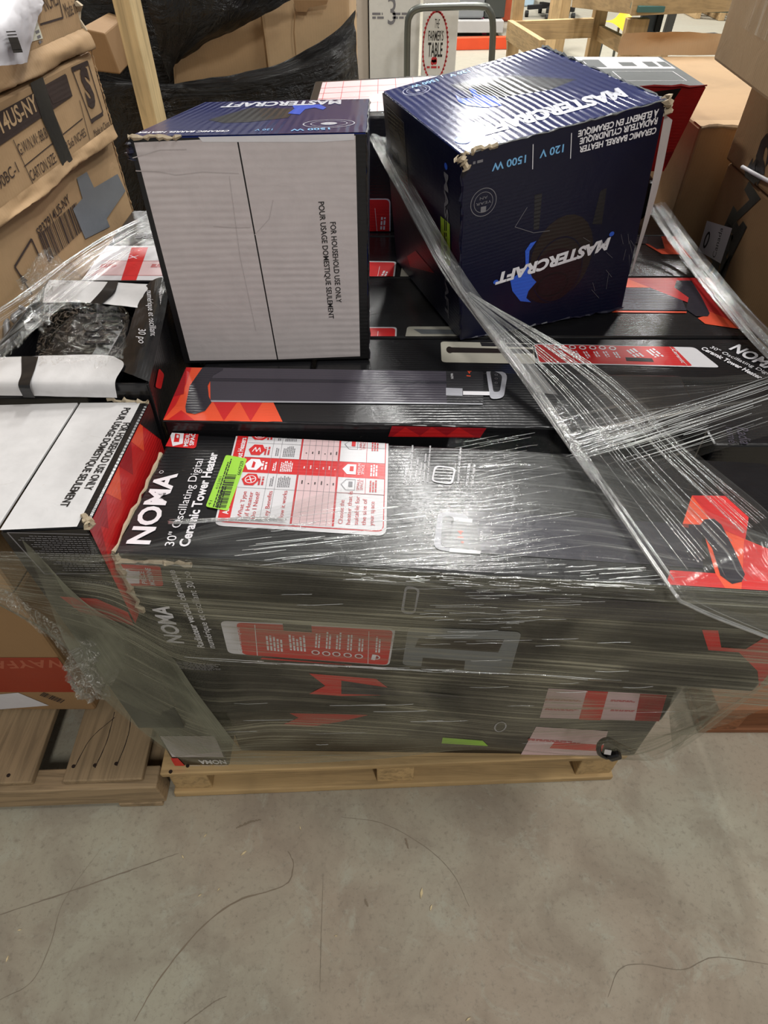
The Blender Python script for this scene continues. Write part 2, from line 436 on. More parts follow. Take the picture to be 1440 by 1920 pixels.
    def greek(s, a, b, h, n, mat, layer=3, px=True, gap=1.7, words=True):
        """lines of print too small to read: n rows of word-long dashes below the first baseline a->b"""
        if px: a, b = s.px(*a), s.px(*b)
        dx, dy = b[0]-a[0], b[1]-a[1]; L = math.hypot(dx, dy); ex, ey = dx/L, dy/L
        vs = []; fs = []
        for r in range(n):
            ox, oy = a[0]+ey*r*h*gap, a[1]-ex*r*h*gap
            x = 0; end = L*random.uniform(0.72, 1.0) if words else L
            while x < end:
                w = min(random.uniform(1.5, 5)*h, end-x)
                k = len(vs)
                for (p, q) in ((x, 0), (x+w, 0), (x+w, h), (x, h)): vs.append(s.clip((ox+ex*p-ey*q, oy+ey*p+ex*q)))
                fs.append((k, k+1, k+2, k+3)); x += w + 0.7*h
        s.add(vs, fs, mat, layer)
    def barcode(s, a, b, h, mat, layer=3, px=True, n=26):
        if px: a, b = s.px(*a), s.px(*b)
        dx, dy = b[0]-a[0], b[1]-a[1]; L = math.hypot(dx, dy); ex, ey = dx/L, dy/L
        vs = []; fs = []; x = 0
        while x < L:
            w = random.choice((1, 1, 2, 3))*L/(n*3.2); k = len(vs)
            for (p, q) in ((x, 0), (x+w, 0), (x+w, h), (x, h)): vs.append(s.clip((a[0]+ex*p-ey*q, a[1]+ey*p+ex*q)))
            fs.append((k, k+1, k+2, k+3)); x += w + random.choice((1, 1, 2))*L/(n*3.2)
        s.add(vs, fs, mat, layer)
    def build(s):
        for name, items in s.parts.items():
            V, F, M, U, mats = [], [], [], [], []
            for vs, fs, mat, layer in items:
                if mat not in mats: mats.append(mat)
                b = len(V); mi = mats.index(mat)
                for (u, v) in vs:
                    V.append(s.at(u, v, s.base + 0.0002*layer)); U.append((v, u) if s.swap else (u, v))
                for f in fs: F.append(tuple(b+i for i in f)); M.append(mi)
            new_mesh(name, V, F, mats, s.root, fm=M, uvs=U)

def torn(name, p, q, r, root, mat=None, n=14, amp=1.0):
    """frayed board showing along a box edge"""
    p, q = V3(p), V3(q); path = []; vs = []; fs = []
    for i in range(n):
        t = i/(n-1); path.append(p.lerp(q, t) + V3([random.uniform(-1, 1)*r*0.6*amp for _ in range(3)]))
    seg = 5
    for i, c in enumerate(path):
        rr = r*random.uniform(0.35, 1.15); d = (q-p).normalized(); s1 = d.cross(V3((0.3, 0.1, 1))).normalized(); u = s1.cross(d)
        for k in range(seg):
            a = 2*math.pi*k/seg; vs.append(c + s1*(rr*math.cos(a)) + u*(rr*math.sin(a)))
    for i in range(n-1):
        for k in range(seg): fs.append((i*seg+k, i*seg+(k+1) % seg, (i+1)*seg+(k+1) % seg, (i+1)*seg+k))
    return new_mesh(name, vs, fs, mat or TORN, root)

def carton(name, label, cat, bot, top, mat, group=None, bevel=0.004):
    loc = (bot[0]+bot[1]+bot[2]+bot[3])/4
    r = thing(name, label, cat, loc, group)
    hexa('carton_body', bot, top, mat, r, bevel)
    r_ = dict(bot=bot, top=top, root=r)
    r_['T'] = lambda sw=False: Face(top[0], top[1], top[2], top[3], r, sw)
    r_['F'] = lambda sw=False: Face(bot[0], bot[1], top[1], top[0], r, sw)
    r_['R'] = lambda sw=False: Face(bot[1], bot[2], top[2], top[1], r, sw)
    r_['L'] = lambda sw=False: Face(bot[3], bot[0], top[0], top[3], r, sw)
    return r_
def lip(name, p, q, h, out, root, mat, nrm):
    n = V3(nrm); p, q = V3(p), V3(q); m = [p.lerp(q, i/6) for i in range(7)]; j = lambda a: V3((0, 0, random.uniform(-a, a)))
    return sheet(name, [[c + n*.0012 + V3((0, 0, h)) for c in m], [c + n*(out*random.uniform(.3, 1)) + V3((0, 0, h*.45)) + j(h*.15) for c in m], [c + n*(out*random.uniform(.5, 1.2)) + j(h*.2) for c in m], [c + n*.0005 + V3((0, 0, -.002)) for c in m]], mat, root, 70, 14, crump=.0018, cscale=40)
def drop(q, z): return [V3((p.x, p.y, z)) for p in q]

# ================================================================== SETTING
CONC = concrete()
fl = new_mesh('floor', [(-9, -4, 0), (12, -4, 0), (12, 18, 0), (-9, 18, 0)], [(0, 1, 2, 3)], CONC); fl['kind'] = 'structure'
wl = box('wall_back', -9, 17.9, 0, 12, 18.1, 7, plain('painted block wall', (190, 186, 176), 0.8, bump=0.2)); wl['kind'] = 'structure'
SCUFF = plain('dark floor scuff', (124, 110, 92), 0.8, vary=0.5)
SCUFFL = plain('floor hairline', (126, 114, 98), 0.8, vary=0.4)
def floor_mark(pts, w, mat, name='floor_scuff', n=40):
    path = spline([PZ(x, y, 0.0) for x, y in pts], n); vs = []; fs = []
    for i, p in enumerate(path):
        d = (path[min(i+1, n-1)]-path[max(i-1, 0)]).normalized(); s = V3((-d.y, d.x, 0))
        ww = w*random.uniform(0.3, .75)*(0.35 + 0.65*math.sin(math.pi*min(1, 0.15+i/(n-1)*0.85)))
        j = random.uniform(-1, 1)*w*0.25
        vs += [p + s*(ww+j) + V3((0, 0, 0.0007)), p - s*(ww-j) + V3((0, 0, 0.0007))]
    fs = [(2*i, 2*i+1, 2*i+3, 2*i+2) for i in range(n-1)]
    o = new_mesh(name, vs, fs, mat, fl); return o
floor_mark([(0, 1715), (130, 1672), (250, 1630), (335, 1600)], 0.0022, SCUFFL)
floor_mark([(252, 1915), (300, 1835), (372, 1745), (440, 1692), (500, 1672), (540, 1655), (550, 1620), (540, 1596)], 0.0026, SCUFF)
floor_mark([(443, 1553), (468, 1542), (490, 1537)], 0.004, SCUFF)
floor_mark([(0, 1875), (60, 1840), (95, 1770), (120, 1690), (190, 1590)], 0.0012, SCUFFL)
floor_mark([(1440, 1808), (1340, 1795), (1280, 1818), (1200, 1808), (1160, 1820), (1140, 1870)], 0.0014, SCUFFL, 'floor_crack')
floor_mark([(640, 1532), (720, 1545), (800, 1590), (850, 1640), (880, 1700)], 0.001, SCUFFL)
floor_mark([(345, 1920), (400, 1880), (425, 1868)], 0.0015, SCUFFL)
floor_mark([(600, 1860), (602, 1760), (606, 1640)], 0.001, SCUFFL)
floor_mark([(760, 1572), (766, 1592)], 0.004, SCUFF); floor_mark([(684, 1686), (690, 1700)], 0.004, SCUFF)
CHIP = wood('pale wood sliver', (226, 205, 160), 'x', 0.8)
for k, (x, y, a, L) in enumerate([(457, 1600, 0.7, .014), (563, 1553, 1.9, .009), (790, 1675, 1.4, .02), (808, 1702, 1.2, .012), (343, 1607, 2.2, .009), (375, 1679, .6, .008),
                     (410, 1668, 1.0, .007), (14, 1798, 1.5, .010), (37, 1744, .3, .007), (878, 1911, .5, .011), (385, 1567, .9, .008), (262, 1492, 1.8, .016), (630, 1755, .2, .006)]):
    p = PZ(x, y, 0.0); d = V3((math.cos(a), math.sin(a), 0)); s = V3((-d.y, d.x, 0)); w = L*0.16
    pts = [p-d*L/2, p-s*w, p+d*L/2, p+s*w*0.8]
    o = new_mesh('wood_splinter', [q + V3((0, 0, 0.0004)) for q in pts] + [q*1.0 + V3((0, 0, 0.0022)) for q in pts], HEXF, CHIP, None)
    o['label'] = 'tiny pale wood sliver lying on the open concrete floor'; o['category'] = 'wood sliver'; o['group'] = 'wood slivers scattered on the floor'

# ================================================================== PALLETS
WPAL = (196, 164, 116); WOLD = (164, 140, 108)
def pallet_part(r, name, O0, ux, uy, u0, v0, u1, v1, z0, z1, mat, bev=0.003):
    f = lambda u, v, z: O0 + ux*u + uy*v + V3((0, 0, z))
    j = lambda: random.uniform(-0.0025, 0.0025)
    return hexa(name, [f(u0, v0+j(), z0), f(u1, v0+j(), z0), f(u1, v1+j(), z0), f(u0, v1+j(), z0)],
                [f(u0, v0+j(), z1), f(u1, v0+j(), z1), f(u1, v1+j(), z1), f(u0, v1+j(), z1)], mat, r, bev)
NAIL = plain('rusty nail', (52, 40, 34), 0.6, 0.5)
def nails(r, pts):
    for p in pts:
        vs = [p + V3((0.004*math.cos(k*math.pi/4), 0.004*math.sin(k*math.pi/4), 0.0012)) for k in range(8)]
        new_mesh('nail_head', vs + [v - V3((0, 0, 0.004)) for v in vs], [tuple(range(8))] + [(k, k+8, (k+1) % 8+8, (k+1) % 8) for k in range(8)], NAIL, r)
a0 = PZ(299, 1452, 0.135); a1 = PZ(1178, 1418, 0.135)
ux = (a1-a0); PW = ux.length; ux.normalize(); uy = V3((-ux.y, ux.x, 0)); po = V3((a0.x, a0.y, 0))
mp = thing('wooden_pallet', 'pale wooden pallet carrying the film wrapped heater boxes', 'pallet', po)
wx, wy = wood('pallet wood', WPAL, 'x'), wood('pallet stringer wood', WPAL, 'y')
v = 0.0
for k, w in enumerate([0.135, .09, .09, .09, .09, .09, .09, .135]):
    pallet_part(mp, 'deck_board', po, ux, uy, 0, v, PW, v+w, 0.115, 0.135, wx); v += w + 0.058
for u in (0.0, PW/2-0.045, PW-0.09):
    pallet_part(mp, 'stringer', po, ux, uy, u+0.004, 0.012, u+0.086, 1.2, 0.02, 0.1145, wy)
for v0 in (0.004, 0.55, 1.08):
    pallet_part(mp, 'bottom_board', po, ux, uy, 0.0, v0, PW, v0+0.1, 0.001, 0.0195, wx)
nails(mp, [PZ(320, 1447, 0.135), PZ(352, 1436, 0.135), PZ(330, 1400, 0.135)])

b0 = PZ(-330, 1492, 0.125); b1 = PZ(288, 1470, 0.125)
ux2 = (b1-b0); LW = ux2.length; ux2.normalize(); uy2 = V3((-ux2.y, ux2.x, 0)); po2 = V3((b0.x, b0.y, 0))
lp = thing('wooden_pallet', 'weathered brown pallet with depthwise boards under the brown carton stack', 'pallet', po2)
ox, oy = wood('weathered stringer wood', WOLD, 'x'), wood('weathered pallet wood', WOLD, 'y')
for (x0, x1) in ((112, 262), (-75, 55), (-230, -120)):
    ua = (PZ(x0, 1478, 0.125) - po2).dot(ux2); ub = (PZ(x1, 1474, 0.125) - po2).dot(ux2)
    pallet_part(lp, 'deck_board', po2, ux2, uy2, ua, 0.012, min(ub, LW-0.012), 1.12, 0.107, 0.125, oy)
for vv in (0.0, 0.52, 1.06):
    pallet_part(lp, 'stringer', po2, ux2, uy2, 0, vv, LW, vv+0.045, 0.0185, 0.1065, ox)
for u in (0.01, LW-0.105):
    pallet_part(lp, 'bottom_board', po2, ux2, uy2, u, 0, u+0.095, 1.12, 0.001, 0.018, oy)
CRK = plain('split in wood', (40, 30, 24), 0.9)
nails(lp, [PZ(138, 1437, 0.125), PZ(178, 1435, 0.125), PZ(218, 1432, 0.125), PZ(16, 1454, 0.125)])
for pts in ([(139, 1440), (170, 1385), (215, 1345)], [(178, 1440), (200, 1390), (215, 1335)], [(219, 1436), (240, 1380), (247, 1330)]):
    pth = spline([PZ(x, y, 0.1253) for x, y in pts], 14); vs = []; 
    for i, p in enumerate(pth): vs += [p + V3((0.0012*random.uniform(.4, 1), 0, 0)), p - V3((0.0012*random.uniform(.4, 1), 0, 0))]
    new_mesh('wood_split', vs, [(2*i, 2*i+1, 2*i+3, 2*i+2) for i in range(13)], CRK, lp)
rp = thing('wooden_pallet', 'reddish brown pallet under the tall brown carton at the film wrapped side', 'pallet', (0.75, 0.66, 0))
rw = wood('reddish pallet wood', (150, 98, 66), 'x'); rwy = wood('reddish stringer wood', (140, 92, 62), 'y')
for k in range(6): box('deck_board', 0.75, 0.66+k*0.165, 0.11, 1.75, 0.66+k*0.165+0.11, 0.13, rw, rp)
for x in (0.755, 1.2, 1.65): box('stringer', x, 0.665, 0.02, x+0.08, 1.62, 0.1095, rwy, rp)
for yv in (0.665, 1.5): box('bottom_board', 0.75, yv, 0.001, 1.75, yv+0.1, 0.0195, rw, rp)

# ================================================================== HEATER BOXES ON THE MAIN PALLET
ZT = 0.846
def rowbox(FL, FR, depth, zt, zb, L=None, off=0.0, shift=0.0):
    FL, FR = V3(FL), V3(FR); d = (FR-FL).normalized(); L = L or (FR-FL).length; n = V3((-d.y, d.x, 0))
    A = FL + n*off + d*shift; B = A + d*L
    top = [A, B, B+n*depth, A+n*depth]; top = [V3((p.x, p.y, zt)) for p in top]
    return drop(top, zb), top
GB = 'tower heater boxes lying on the main pallet'
F_FL, F_FR = PZ(212, 1036, ZT), PZ(1452, 1110, ZT)
# ---- top front box
bot, top = rowbox(F_FL, F_FR, 0.238, ZT, 0.612, L=(F_FR-F_FL).length+.072)
F1 = carton('heater_box', 'long black heater box with white comparison chart and green sticker, topmost of front row', 'box', bot, top, BLACK, GB)
f = F1['T'](); f.part('title_print')
f.text('NOMA', (279, 1022), (333, 889), 0.030, INKW, bold=0.03)
f.text('30" Oscillating Digital', (326, 1025), (382, 862), 0.0125, INKW)
f.text('Ceramic Tower Heater', (354, 1026), (409, 850), 0.0135, INKW, bold=0.03)
f.ring(f.px(303, 886), 0.003, 0.003, 0.0007, INKW)
f.part('size_badge')
f.rquad([(303, 837), (367, 842), (377, 803), (317, 797)], 0.006, RED)
f.text('MEDIUM', (352, 838), (359, 806), 0.0065, INKW, bold=0.03); f.text('SPACE', (363, 836), (368, 808), 0.0065, INKW, bold=0.03)
f.poly([(309, 818), (324, 838), (343, 833), (346, 812), (331, 808), (329, 804), (320, 806)], INKW, 3, px=True)
f.poly([(326, 830), (336, 830), (338, 816), (329, 814)], RED, 4, px=True); f.poly([(331, 822), (335, 823), (336, 818), (332, 817)], INKW, 5, px=True)
# chart
f.part('comparison_chart')
Q = [f.px(401, 986), f.px(724, 1006), f.px(730, 811), f.px(449, 799)]
def ch(s, t):
    return tuple(Q[0][i]*(1-s)*(1-t) + Q[1][i]*s*(1-t) + Q[2][i]*s*t + Q[3][i]*(1-s)*t for i in (0, 1))
def crect(s0, t0, s1, t1, mat, layer): f.poly([ch(s0, t0), ch(s1, t0), ch(s1, t1), ch(s0, t1)], mat, layer)
def cline(s0, t0, s1, t1, w, mat, layer=4): f.line(ch(s0, t0), ch(s1, t1), w, mat, layer)
f.rquad(Q, 0.012, WHITE, 1, px=False)
f.rquad([ch(.012, .03), ch(.985, .03), ch(.985, .985), ch(.012, .985)], 0.010, INKR, 2, px=False)
f.rquad([ch(.018, .04), ch(.979, .04), ch(.979, .978), ch(.018, .978)], 0.009, WHITE, 3, px=False)
crect(.014, .045, .085, .98, RED, 4)
f.text('All You Need To Know About Heaters', ch(.068, .1), ch(.068, .86), 0.0085, INKW, 5, 0.02, px=False)
crect(.085, .50, .978, .655, RED, 4); crect(.455, .05, .68, .50, PINK, 4); crect(.455, .655, .68, .98, PINK, 4)
for s, w in ((.445, .0028), (.69, .0028)): cline(s, .05, s, .98, w, INKR, 5)
for s in (.26, .315): cline(s, .05, s, .98, .0005, INKG, 5)
for s in (.495, .535, .575, .615, .65): cline(s, .05, s, .98, .0005, INKG, 5)
for t in (.35, .655, .81): cline(.085, t, .98, t, .0005, INKG, 5)
cline(.865, .35, .865, .98, .0007, INKR, 5)
cline(.69, .35, .98, .35, .0009, INKR, 5)
for s, tx in ((.15, 'What Type'), (.19, 'of Heater'), (.23, 'Do I Need?')): f.text(tx, ch(s, .075), ch(s, .315), .0062, INKR, 6, px=False)
f.text('Key Benefits', ch(.305, .075), ch(.305, .33), .0062, INKR, 6, px=False); f.text('How it works', ch(.395, .075), ch(.395, .34), .0062, INKR, 6, px=False)
for s, tx in ((.745, 'Choose the'), (.79, 'heater that is'), (.835, 'suitable for'), (.88, 'the size of'), (.925, 'your space')): f.text(tx, ch(s, .075), ch(s, .075+.021*len(tx)), .0062, INKR, 6, px=False)
for t, m, mi in ((.43, RED, INKW), (.58, INKW, RED), (.735, RED, INKW), (.90, RED, INKW)):
    c = ch(.155, t); 
    f.poly([(c[0]+.0125*math.cos(math.pi/3*k), c[1]+.0135*math.sin(math.pi/3*k)) for k in range(6)], m, 6)
    if t > .85:
        for rr in (.009, .006, .003): f.ring(c, rr, rr, .0012, mi, 7)
    elif t > .7: f.path([(c[0]-.006+.003*k, c[1]+(.005 if k % 2 else -.005)) for k in range(5)], .0013, mi, 7)
    elif t > .5:
        f.poly([(c[0]-.002, c[1]-.007), (c[0]+.002, c[1]-.007), (c[0]+.002, c[1]+.004), (c[0]-.002, c[1]+.007)], mi, 7)
    else:
        f.ring(c, .008, .008, .0012, mi, 7)
        for k in range(4): f.line(c, (c[0]+.006*math.cos(k*1.57+.4), c[1]+.006*math.sin(k*1.57+.4)), .0014, mi, 7)
    f.greek(ch(.218, t-.05), ch(.218, t+.04), .0028, 2, INKR if m is RED else INKW, 6, px=False)
    f.greek(ch(.285, t-.055), ch(.285, t+.045), .0016, 2, INKG if m is RED else INKW, 6, px=False)
    f.greek(ch(.333, t-.06), ch(.333, t+.055), .0015, 7, INKG if m is RED else INKW, 6, px=False)
    for i, s in enumerate((.475, .515, .555, .595, .632, .668)):
        for k in range((i*7+int(t*13)) % 3+1): f.disc(ch(s, t+.012*(k-1)), .0011, .0011, INKK if m is RED else INKW, 7, 8)
for t, tx, mi in ((.43, 'SMALL', INKG), (.58, 'MEDIUM', INKW), (.735, 'LARGE', INKG)):
    t2 = t if t < .7 else .84
    pts = [ch(.715, t2), ch(.745, t2-.05), ch(.80, t2-.05), ch(.80, t2+.05), ch(.745, t2+.05), ch(.715, t2)]
    if mi is INKW: f.poly(pts[:-1], INKW, 6); f.poly([ch(.76, t2-.02), ch(.785, t2-.02), ch(.785, t2+.03), ch(.76, t2+.03)], RED, 7)
    else: f.path(pts, .0008, INKG, 6); f.poly([ch(.76, t2-.02), ch(.785, t2-.02), ch(.785, t2+.03), ch(.76, t2+.03)], RED if tx == 'LARGE' else INKG, 6)
    f.text(tx, ch(.828, t2-.05), ch(.828, t2+.06), .0042, INKR if mi is INKG else INKW, 6, px=False); f.text('SPACE', ch(.85, t2-.045), ch(.85, t2+.05), .0042, INKR if mi is INKG else INKW, 6, px=False)
    f.greek(ch(.90, t2-.06), ch(.90, t2+.07), .0022, 3, INKR if mi is INKG else INKW, 6, px=False)
f.part('price_sticker')
f.rquad([(386, 952), (428, 960), (464, 862), (424, 855)], 0.004, GREEN, 8)
f.text('6667329', (451, 893), (458, 867), .0052, INKK, 9, .01); f.text('41', (395, 950), (399, 941), .004, INKK, 9); f.text('415301', (409, 920), (417, 896), .004, INKK, 9)
f.barcode((424, 955), (444, 893), .0135, INKK, 9); f.greek((402, 953), (432, 862), .0018, 2, INKK, 9); f.greek((409, 955), (424, 905), .0018, 2, INKK, 9)
f.part('feature_list')
for tx, x, y0, y1 in (('FEATURES:', 762, 907, 880), ('• Ideal for medium-sized spaces', 772, 907, 836), ('• Oscillates for even', 782, 907, 863), ('  heat distribution', 789, 904, 868),
                      ('• Includes heater, remote', 797, 907, 852), ('  control and instruction manual', 805, 905, 836), ('• Control panel with LED display', 862, 911, 840), ('SPECIFICATIONS:', 879, 912, 870), ('120V AC, 1500 W', 889, 911, 872)):
    f.text(tx, (x-2, y0), (x+3, y1), .0034, INKW, bold=.01)
f.rquad([(808, 904), (848, 910), (855, 878), (815, 873)], .008, INKW, 2); f.rquad([(811, 902), (845, 907), (852, 880), (818, 876)], .007, BLACK2, 3)
for q in ((822, 893), (833, 885), (833, 898), (841, 890)): f.ring(f.px(*q), .002, .002, .0006, INKG, 4, 12)
f.part('tower_picture')
f.poly([(868, 958), (1315, 985), (1318, 1066), (868, 1036)], TOWERD, 1, px=True)
f.rquad([(812, 1030), (872, 1040), (880, 966), (822, 960)], .012, SILVER, 2); f.rquad([(826, 1024), (840, 1030), (852, 970), (830, 968)], .008, BLACK2, 3)
f.poly([(842, 1036), (900, 1040), (902, 1034), (844, 1028)], INKW, 3, px=True); f.poly([(842, 978), (885, 982), (886, 975), (845, 970)], INKW, 3, px=True)
f.poly([(840, 1028), (902, 1034), (893, 982), (846, 978)], BLACK2, 3, px=True)
f.text('NOMA', (905, 1016), (905, 996), .004, INKW); f.text('14', (868, 1010), (868, 996), .007, ORANGE, 4); f.disc(f.px(867, 1018), .0016, .0016, ORANGE, 4)
f.part('red_end_print')
f.poly([(1278, 988), (1297, 930), (1359, 931), (1403, 971), (1397, 1012), (1560, 1075), (1570, 1118), (1250, 1100), (1256, 1070), (1341, 1076), (1318, 996)], ORANGE, 1, px=True)
f.poly([(1297, 930), (1359, 931), (1403, 971), (1397, 1012), (1345, 990)], RED, 2, px=True); f.poly([(1395, 1012), (1560, 1075), (1570, 1118), (1390, 1106)], RED, 2, px=True)
f.poly([(1250, 1100), (1256, 1070), (1341, 1076), (1360, 1106)], RED, 2, px=True)
f.poly([(1309, 990), (1320, 975), (1338, 974), (1352, 985), (1375, 1030), (1396, 1078), (1390, 1092), (1372, 1096), (1350, 1080), (1335, 1030)], TOWERD, 3, px=True)
f.build()
f = F1['F'](); f.part('size_badge')
f.rquad([(226, 1097), (307, 1098), (301, 1060), (212, 1056)], .005, RED)
f.poly([(227, 1076), (243, 1093), (262, 1093), (262, 1070), (245, 1069), (237, 1066)], INKW, 2, px=True)
f.text('PIÈCE', (277, 1094), (270, 1070), .007, INKW, bold=.02); f.text('MOYENNE', (292, 1096), (282, 1064), .007, INKW, bold=.02)
f.part('title_print')
f.text('NOMA', (345, 1205), (316, 1135), .026, INKW, bold=.03)
f.text('Radiateur vertical céramique', (384, 1213), (328, 1068), .011, INKW, bold=.02); f.text('numérique et oscillant 30 po', (404, 1214), (356, 1070), .011, INKW)
f.part('feature_panel')
f.rquad([(428, 1224), (730, 1247), (742, 1177), (413, 1163)], .01, WHITE, 1); f.rquad([(455, 1226), (727, 1246), (737, 1180), (443, 1166)], .009, RED, 2)
f.poly([(530, 1166), (584, 1169), (585, 1184), (532, 1181)], BLACK2, 3, px=True)
f.line((483, 1228), (478, 1170), .0012, INKW, 3, px=True); f.line((690, 1243), (692, 1182), .0008, INKW, 3, px=True)
for x, y in ((592, 1222), (612, 1224), (631, 1225), (652, 1227), (673, 1229), (705, 1231)):
    c = f.px(x, y); f.disc(c, .0062, .0062, INKW, 3); f.disc(c, .0042, .0042, RED2, 4); f.greek((x+2, y-9), (x+4, y-42), .0025, 2, INKW, 3)
f.text('1', (703, 1236), (706, 1226), .006, INKW, 5, .03)
for x in (505, 548): f.greek((x, 1218), (x-3, 1188), .003, 5, INKW, 3)
f.text('Céramique', (455, 1222), (449, 1175), .006, INKW, 3)
f.part('room_picture')
f.rquad([(754, 1246), (956, 1262), (978, 1184), (766, 1174)], .01, GREYP, 1)
f.poly([(778, 1212), (934, 1222), (945, 1198), (785, 1196)], BROWNP, 2, px=True); f.poly([(790, 1248), (870, 1255), (872, 1238), (793, 1232)], BROWNP, 2, px=True)
f.part('tower_picture'); f.poly([(760, 1096), (1310, 1135), (1300, 1165), (756, 1150)], TOWERD, 1, px=True)
f.rquad([(751, 1148), (778, 1151), (788, 1102), (760, 1096)], .01, SILVER, 2); f.rquad([(757, 1144), (776, 1146), (783, 1104), (763, 1101)], .008, BLACK2, 3)
f.part('red_end_print'); f.poly([(1316, 1180), (1346, 1181), (1352, 1213), (1398, 1216), (1446, 1186), (1490, 1200), (1490, 1290), (1425, 1285), (1420, 1257), (1385, 1222), (1328, 1218)], RED, 1, px=True)
f.part('red_edge_print'); f.poly([(492, 1232), (660, 1246), (660, 1258), (490, 1243)], RED, 1, px=True)
f.build()
torn('torn_edge', top[0], bot[0].lerp(top[0], 0.45), .006, F1['root']); torn('torn_edge', top[0], top[3].lerp(top[0], 0.2), .003, F1['root'])
torn('torn_edge', top[0]+V3((.0, -.002, -.012)), top[0].lerp(top[1], 0.11)+V3((0, -.003, -.012)), .004, F1['root'])
# ---- lower front boxes
bot, top = rowbox(PZ(372, 1336, .377), PZ(1240, 1352, .377), 0.238, 0.611, 0.377)
F2 = carton('heater_box', 'middle black heater box of the front row, red tower base print at one end', 'box', bot, top, BLACK, GB)
f = F2['F'](); f.part('red_end_print')
f.poly([(580, 1262), (705, 1272), (745, 1302), (640, 1304), (580, 1300), (610, 1285)], RED, 1, px=True); f.poly([(640, 1275), (740, 1290), (900, 1308), (640, 1300)], TOWERD, 2, px=True)
f.part('comparison_chart')
f.poly([(1028, 1290), (1250, 1302), (1232, 1352), (1012, 1345)], PINK, 1, px=True)
f.poly([(1100, 1294), (1140, 1296), (1125, 1350), (1085, 1348)], RED, 2, px=True); f.poly([(1200, 1300), (1250, 1302), (1235, 1352), (1190, 1350)], RED2, 2, px=True)
for y in (1310, 1328): f.greek((1022, y), (1095, y+3), .002, 2, INKR, 3); f.greek((1145, y+2), (1195, y+4), .002, 2, INKR, 3)
f.part('title_print'); f.greek((330, 1240), (420, 1246), .002, 7, INKG, 2); f.build()
bot, top = rowbox(PZ(450, 1407, .14), PZ(1190, 1416, .14), 0.238, 0.376, 0.137)
F3 = carton('heater_box', 'bottom black heater box of the front row, resting on the pallet', 'box', bot, top, BLACK, GB)
f = F3['F'](); f.part('red_end_print')
f.poly([(530, 1330), (690, 1340), (640, 1352), (580, 1362), (525, 1360), (560, 1345)], RED, 1, px=True)
f.part('comparison_chart'); f.poly([(1005, 1362), (1140, 1370), (1120, 1425), (975, 1418)], PINK, 1, px=True)
f.poly([(1040, 1390), (1132, 1396), (1128, 1408), (1030, 1402)], RED, 2, px=True); f.greek((990, 1385), (1100, 1392), .003, 2, INKR, 3)
f.part('price_sticker'); f.poly([(830, 1382), (905, 1388), (915, 1398), (828, 1393)], GREEN, 1, px=True)
f.part('tower_picture'); f.ring(f.px(938, 1362), .012, .022, .003, SILVER, 2); f.build()

# ---- second row: tower picture box
A_FL = PZ(305, 789, 0.868); A_FR = PZ(1319, 806, 0.868)
bot, top = rowbox(A_FL, A_FR, 0.142, 0.868, 0.632, L=0.81)
A = carton('heater_box', 'black heater box showing a large tower heater picture with white control head', 'box', bot, top, BLACK, GB)
f = A['T'](); f.part('red_end_print')
f.poly([(306, 788), (345, 680), (400, 683), (405, 752), (512, 754), (530, 793), (306, 790)], ORANGE, 1, px=True)
f.poly([(306, 788), (345, 680), (362, 684), (350, 720), (330, 760)], RED, 2, px=True); f.poly([(330, 700), (350, 690), (345, 740), (322, 745)], RED2, 3, px=True)
for q in ([(400, 754), (445, 755), (420, 790)], [(450, 755), (492, 756), (470, 791)], [(315, 788), (340, 770), (365, 790)]): f.poly(q, RED, 2, px=True)
f.part('tower_picture')
f.poly([(395, 688), (870, 694), (872, 757), (395, 754)], TOWER, 3, px=True)
f.poly([(395, 687), (905, 690), (905, 692.5), (395, 690)], INKW, 4, px=True); f.poly([(395, 752), (905, 757), (905, 760), (395, 755)], SILVER, 4, px=True)
f.poly([(395, 710), (860, 716), (860, 722), (395, 716)], TOWERD, 4, px=True)
f.poly([(382, 686), (420, 688), (418, 695), (400, 705), (390, 725), (392, 745), (397, 756), (385, 772), (366, 778), (350, 775), (348, 765), (356, 725)], TOWERD, 5, px=True)
f.poly([(836, 691), (905, 693), (906, 758), (838, 757)], BLACK2, 5, px=True); f.poly([(868, 735), (918, 736), (918, 743), (868, 742)], INKW, 6, px=True); f.poly([(836, 729), (867, 730), (867, 744), (836, 743)], SILVER, 6, px=True)
f.rquad([(919, 751), (944, 748), (952, 700), (910, 688)], .022, SILVER, 6); f.rquad([(925, 737), (937, 736), (942, 704), (918, 695)], .012, BLACK2, 7)
f.text('NOMA', (850, 712), (849, 702), .004, INKW, 7); f.text('14', (882, 708), (884, 696), .007, ORANGE, 7)
for y in (705, 712, 720): f.ring(f.px(930, y), .0025, .0025, .0007, INKG, 8, 10)
f.build()
f = A['F'](); f.part('red_edge_print'); f.poly([(735, 798), (912, 802), (900, 820), (728, 818)], RED2, 1, px=True)
for x in (760, 810, 860): f.poly([(x, 800), (x+30, 818), (x-25, 818)], RED, 2, px=True)
f.build(); torn('worn_edge', top[0], top[1], .0016, A['root'], BLACK2, 40)

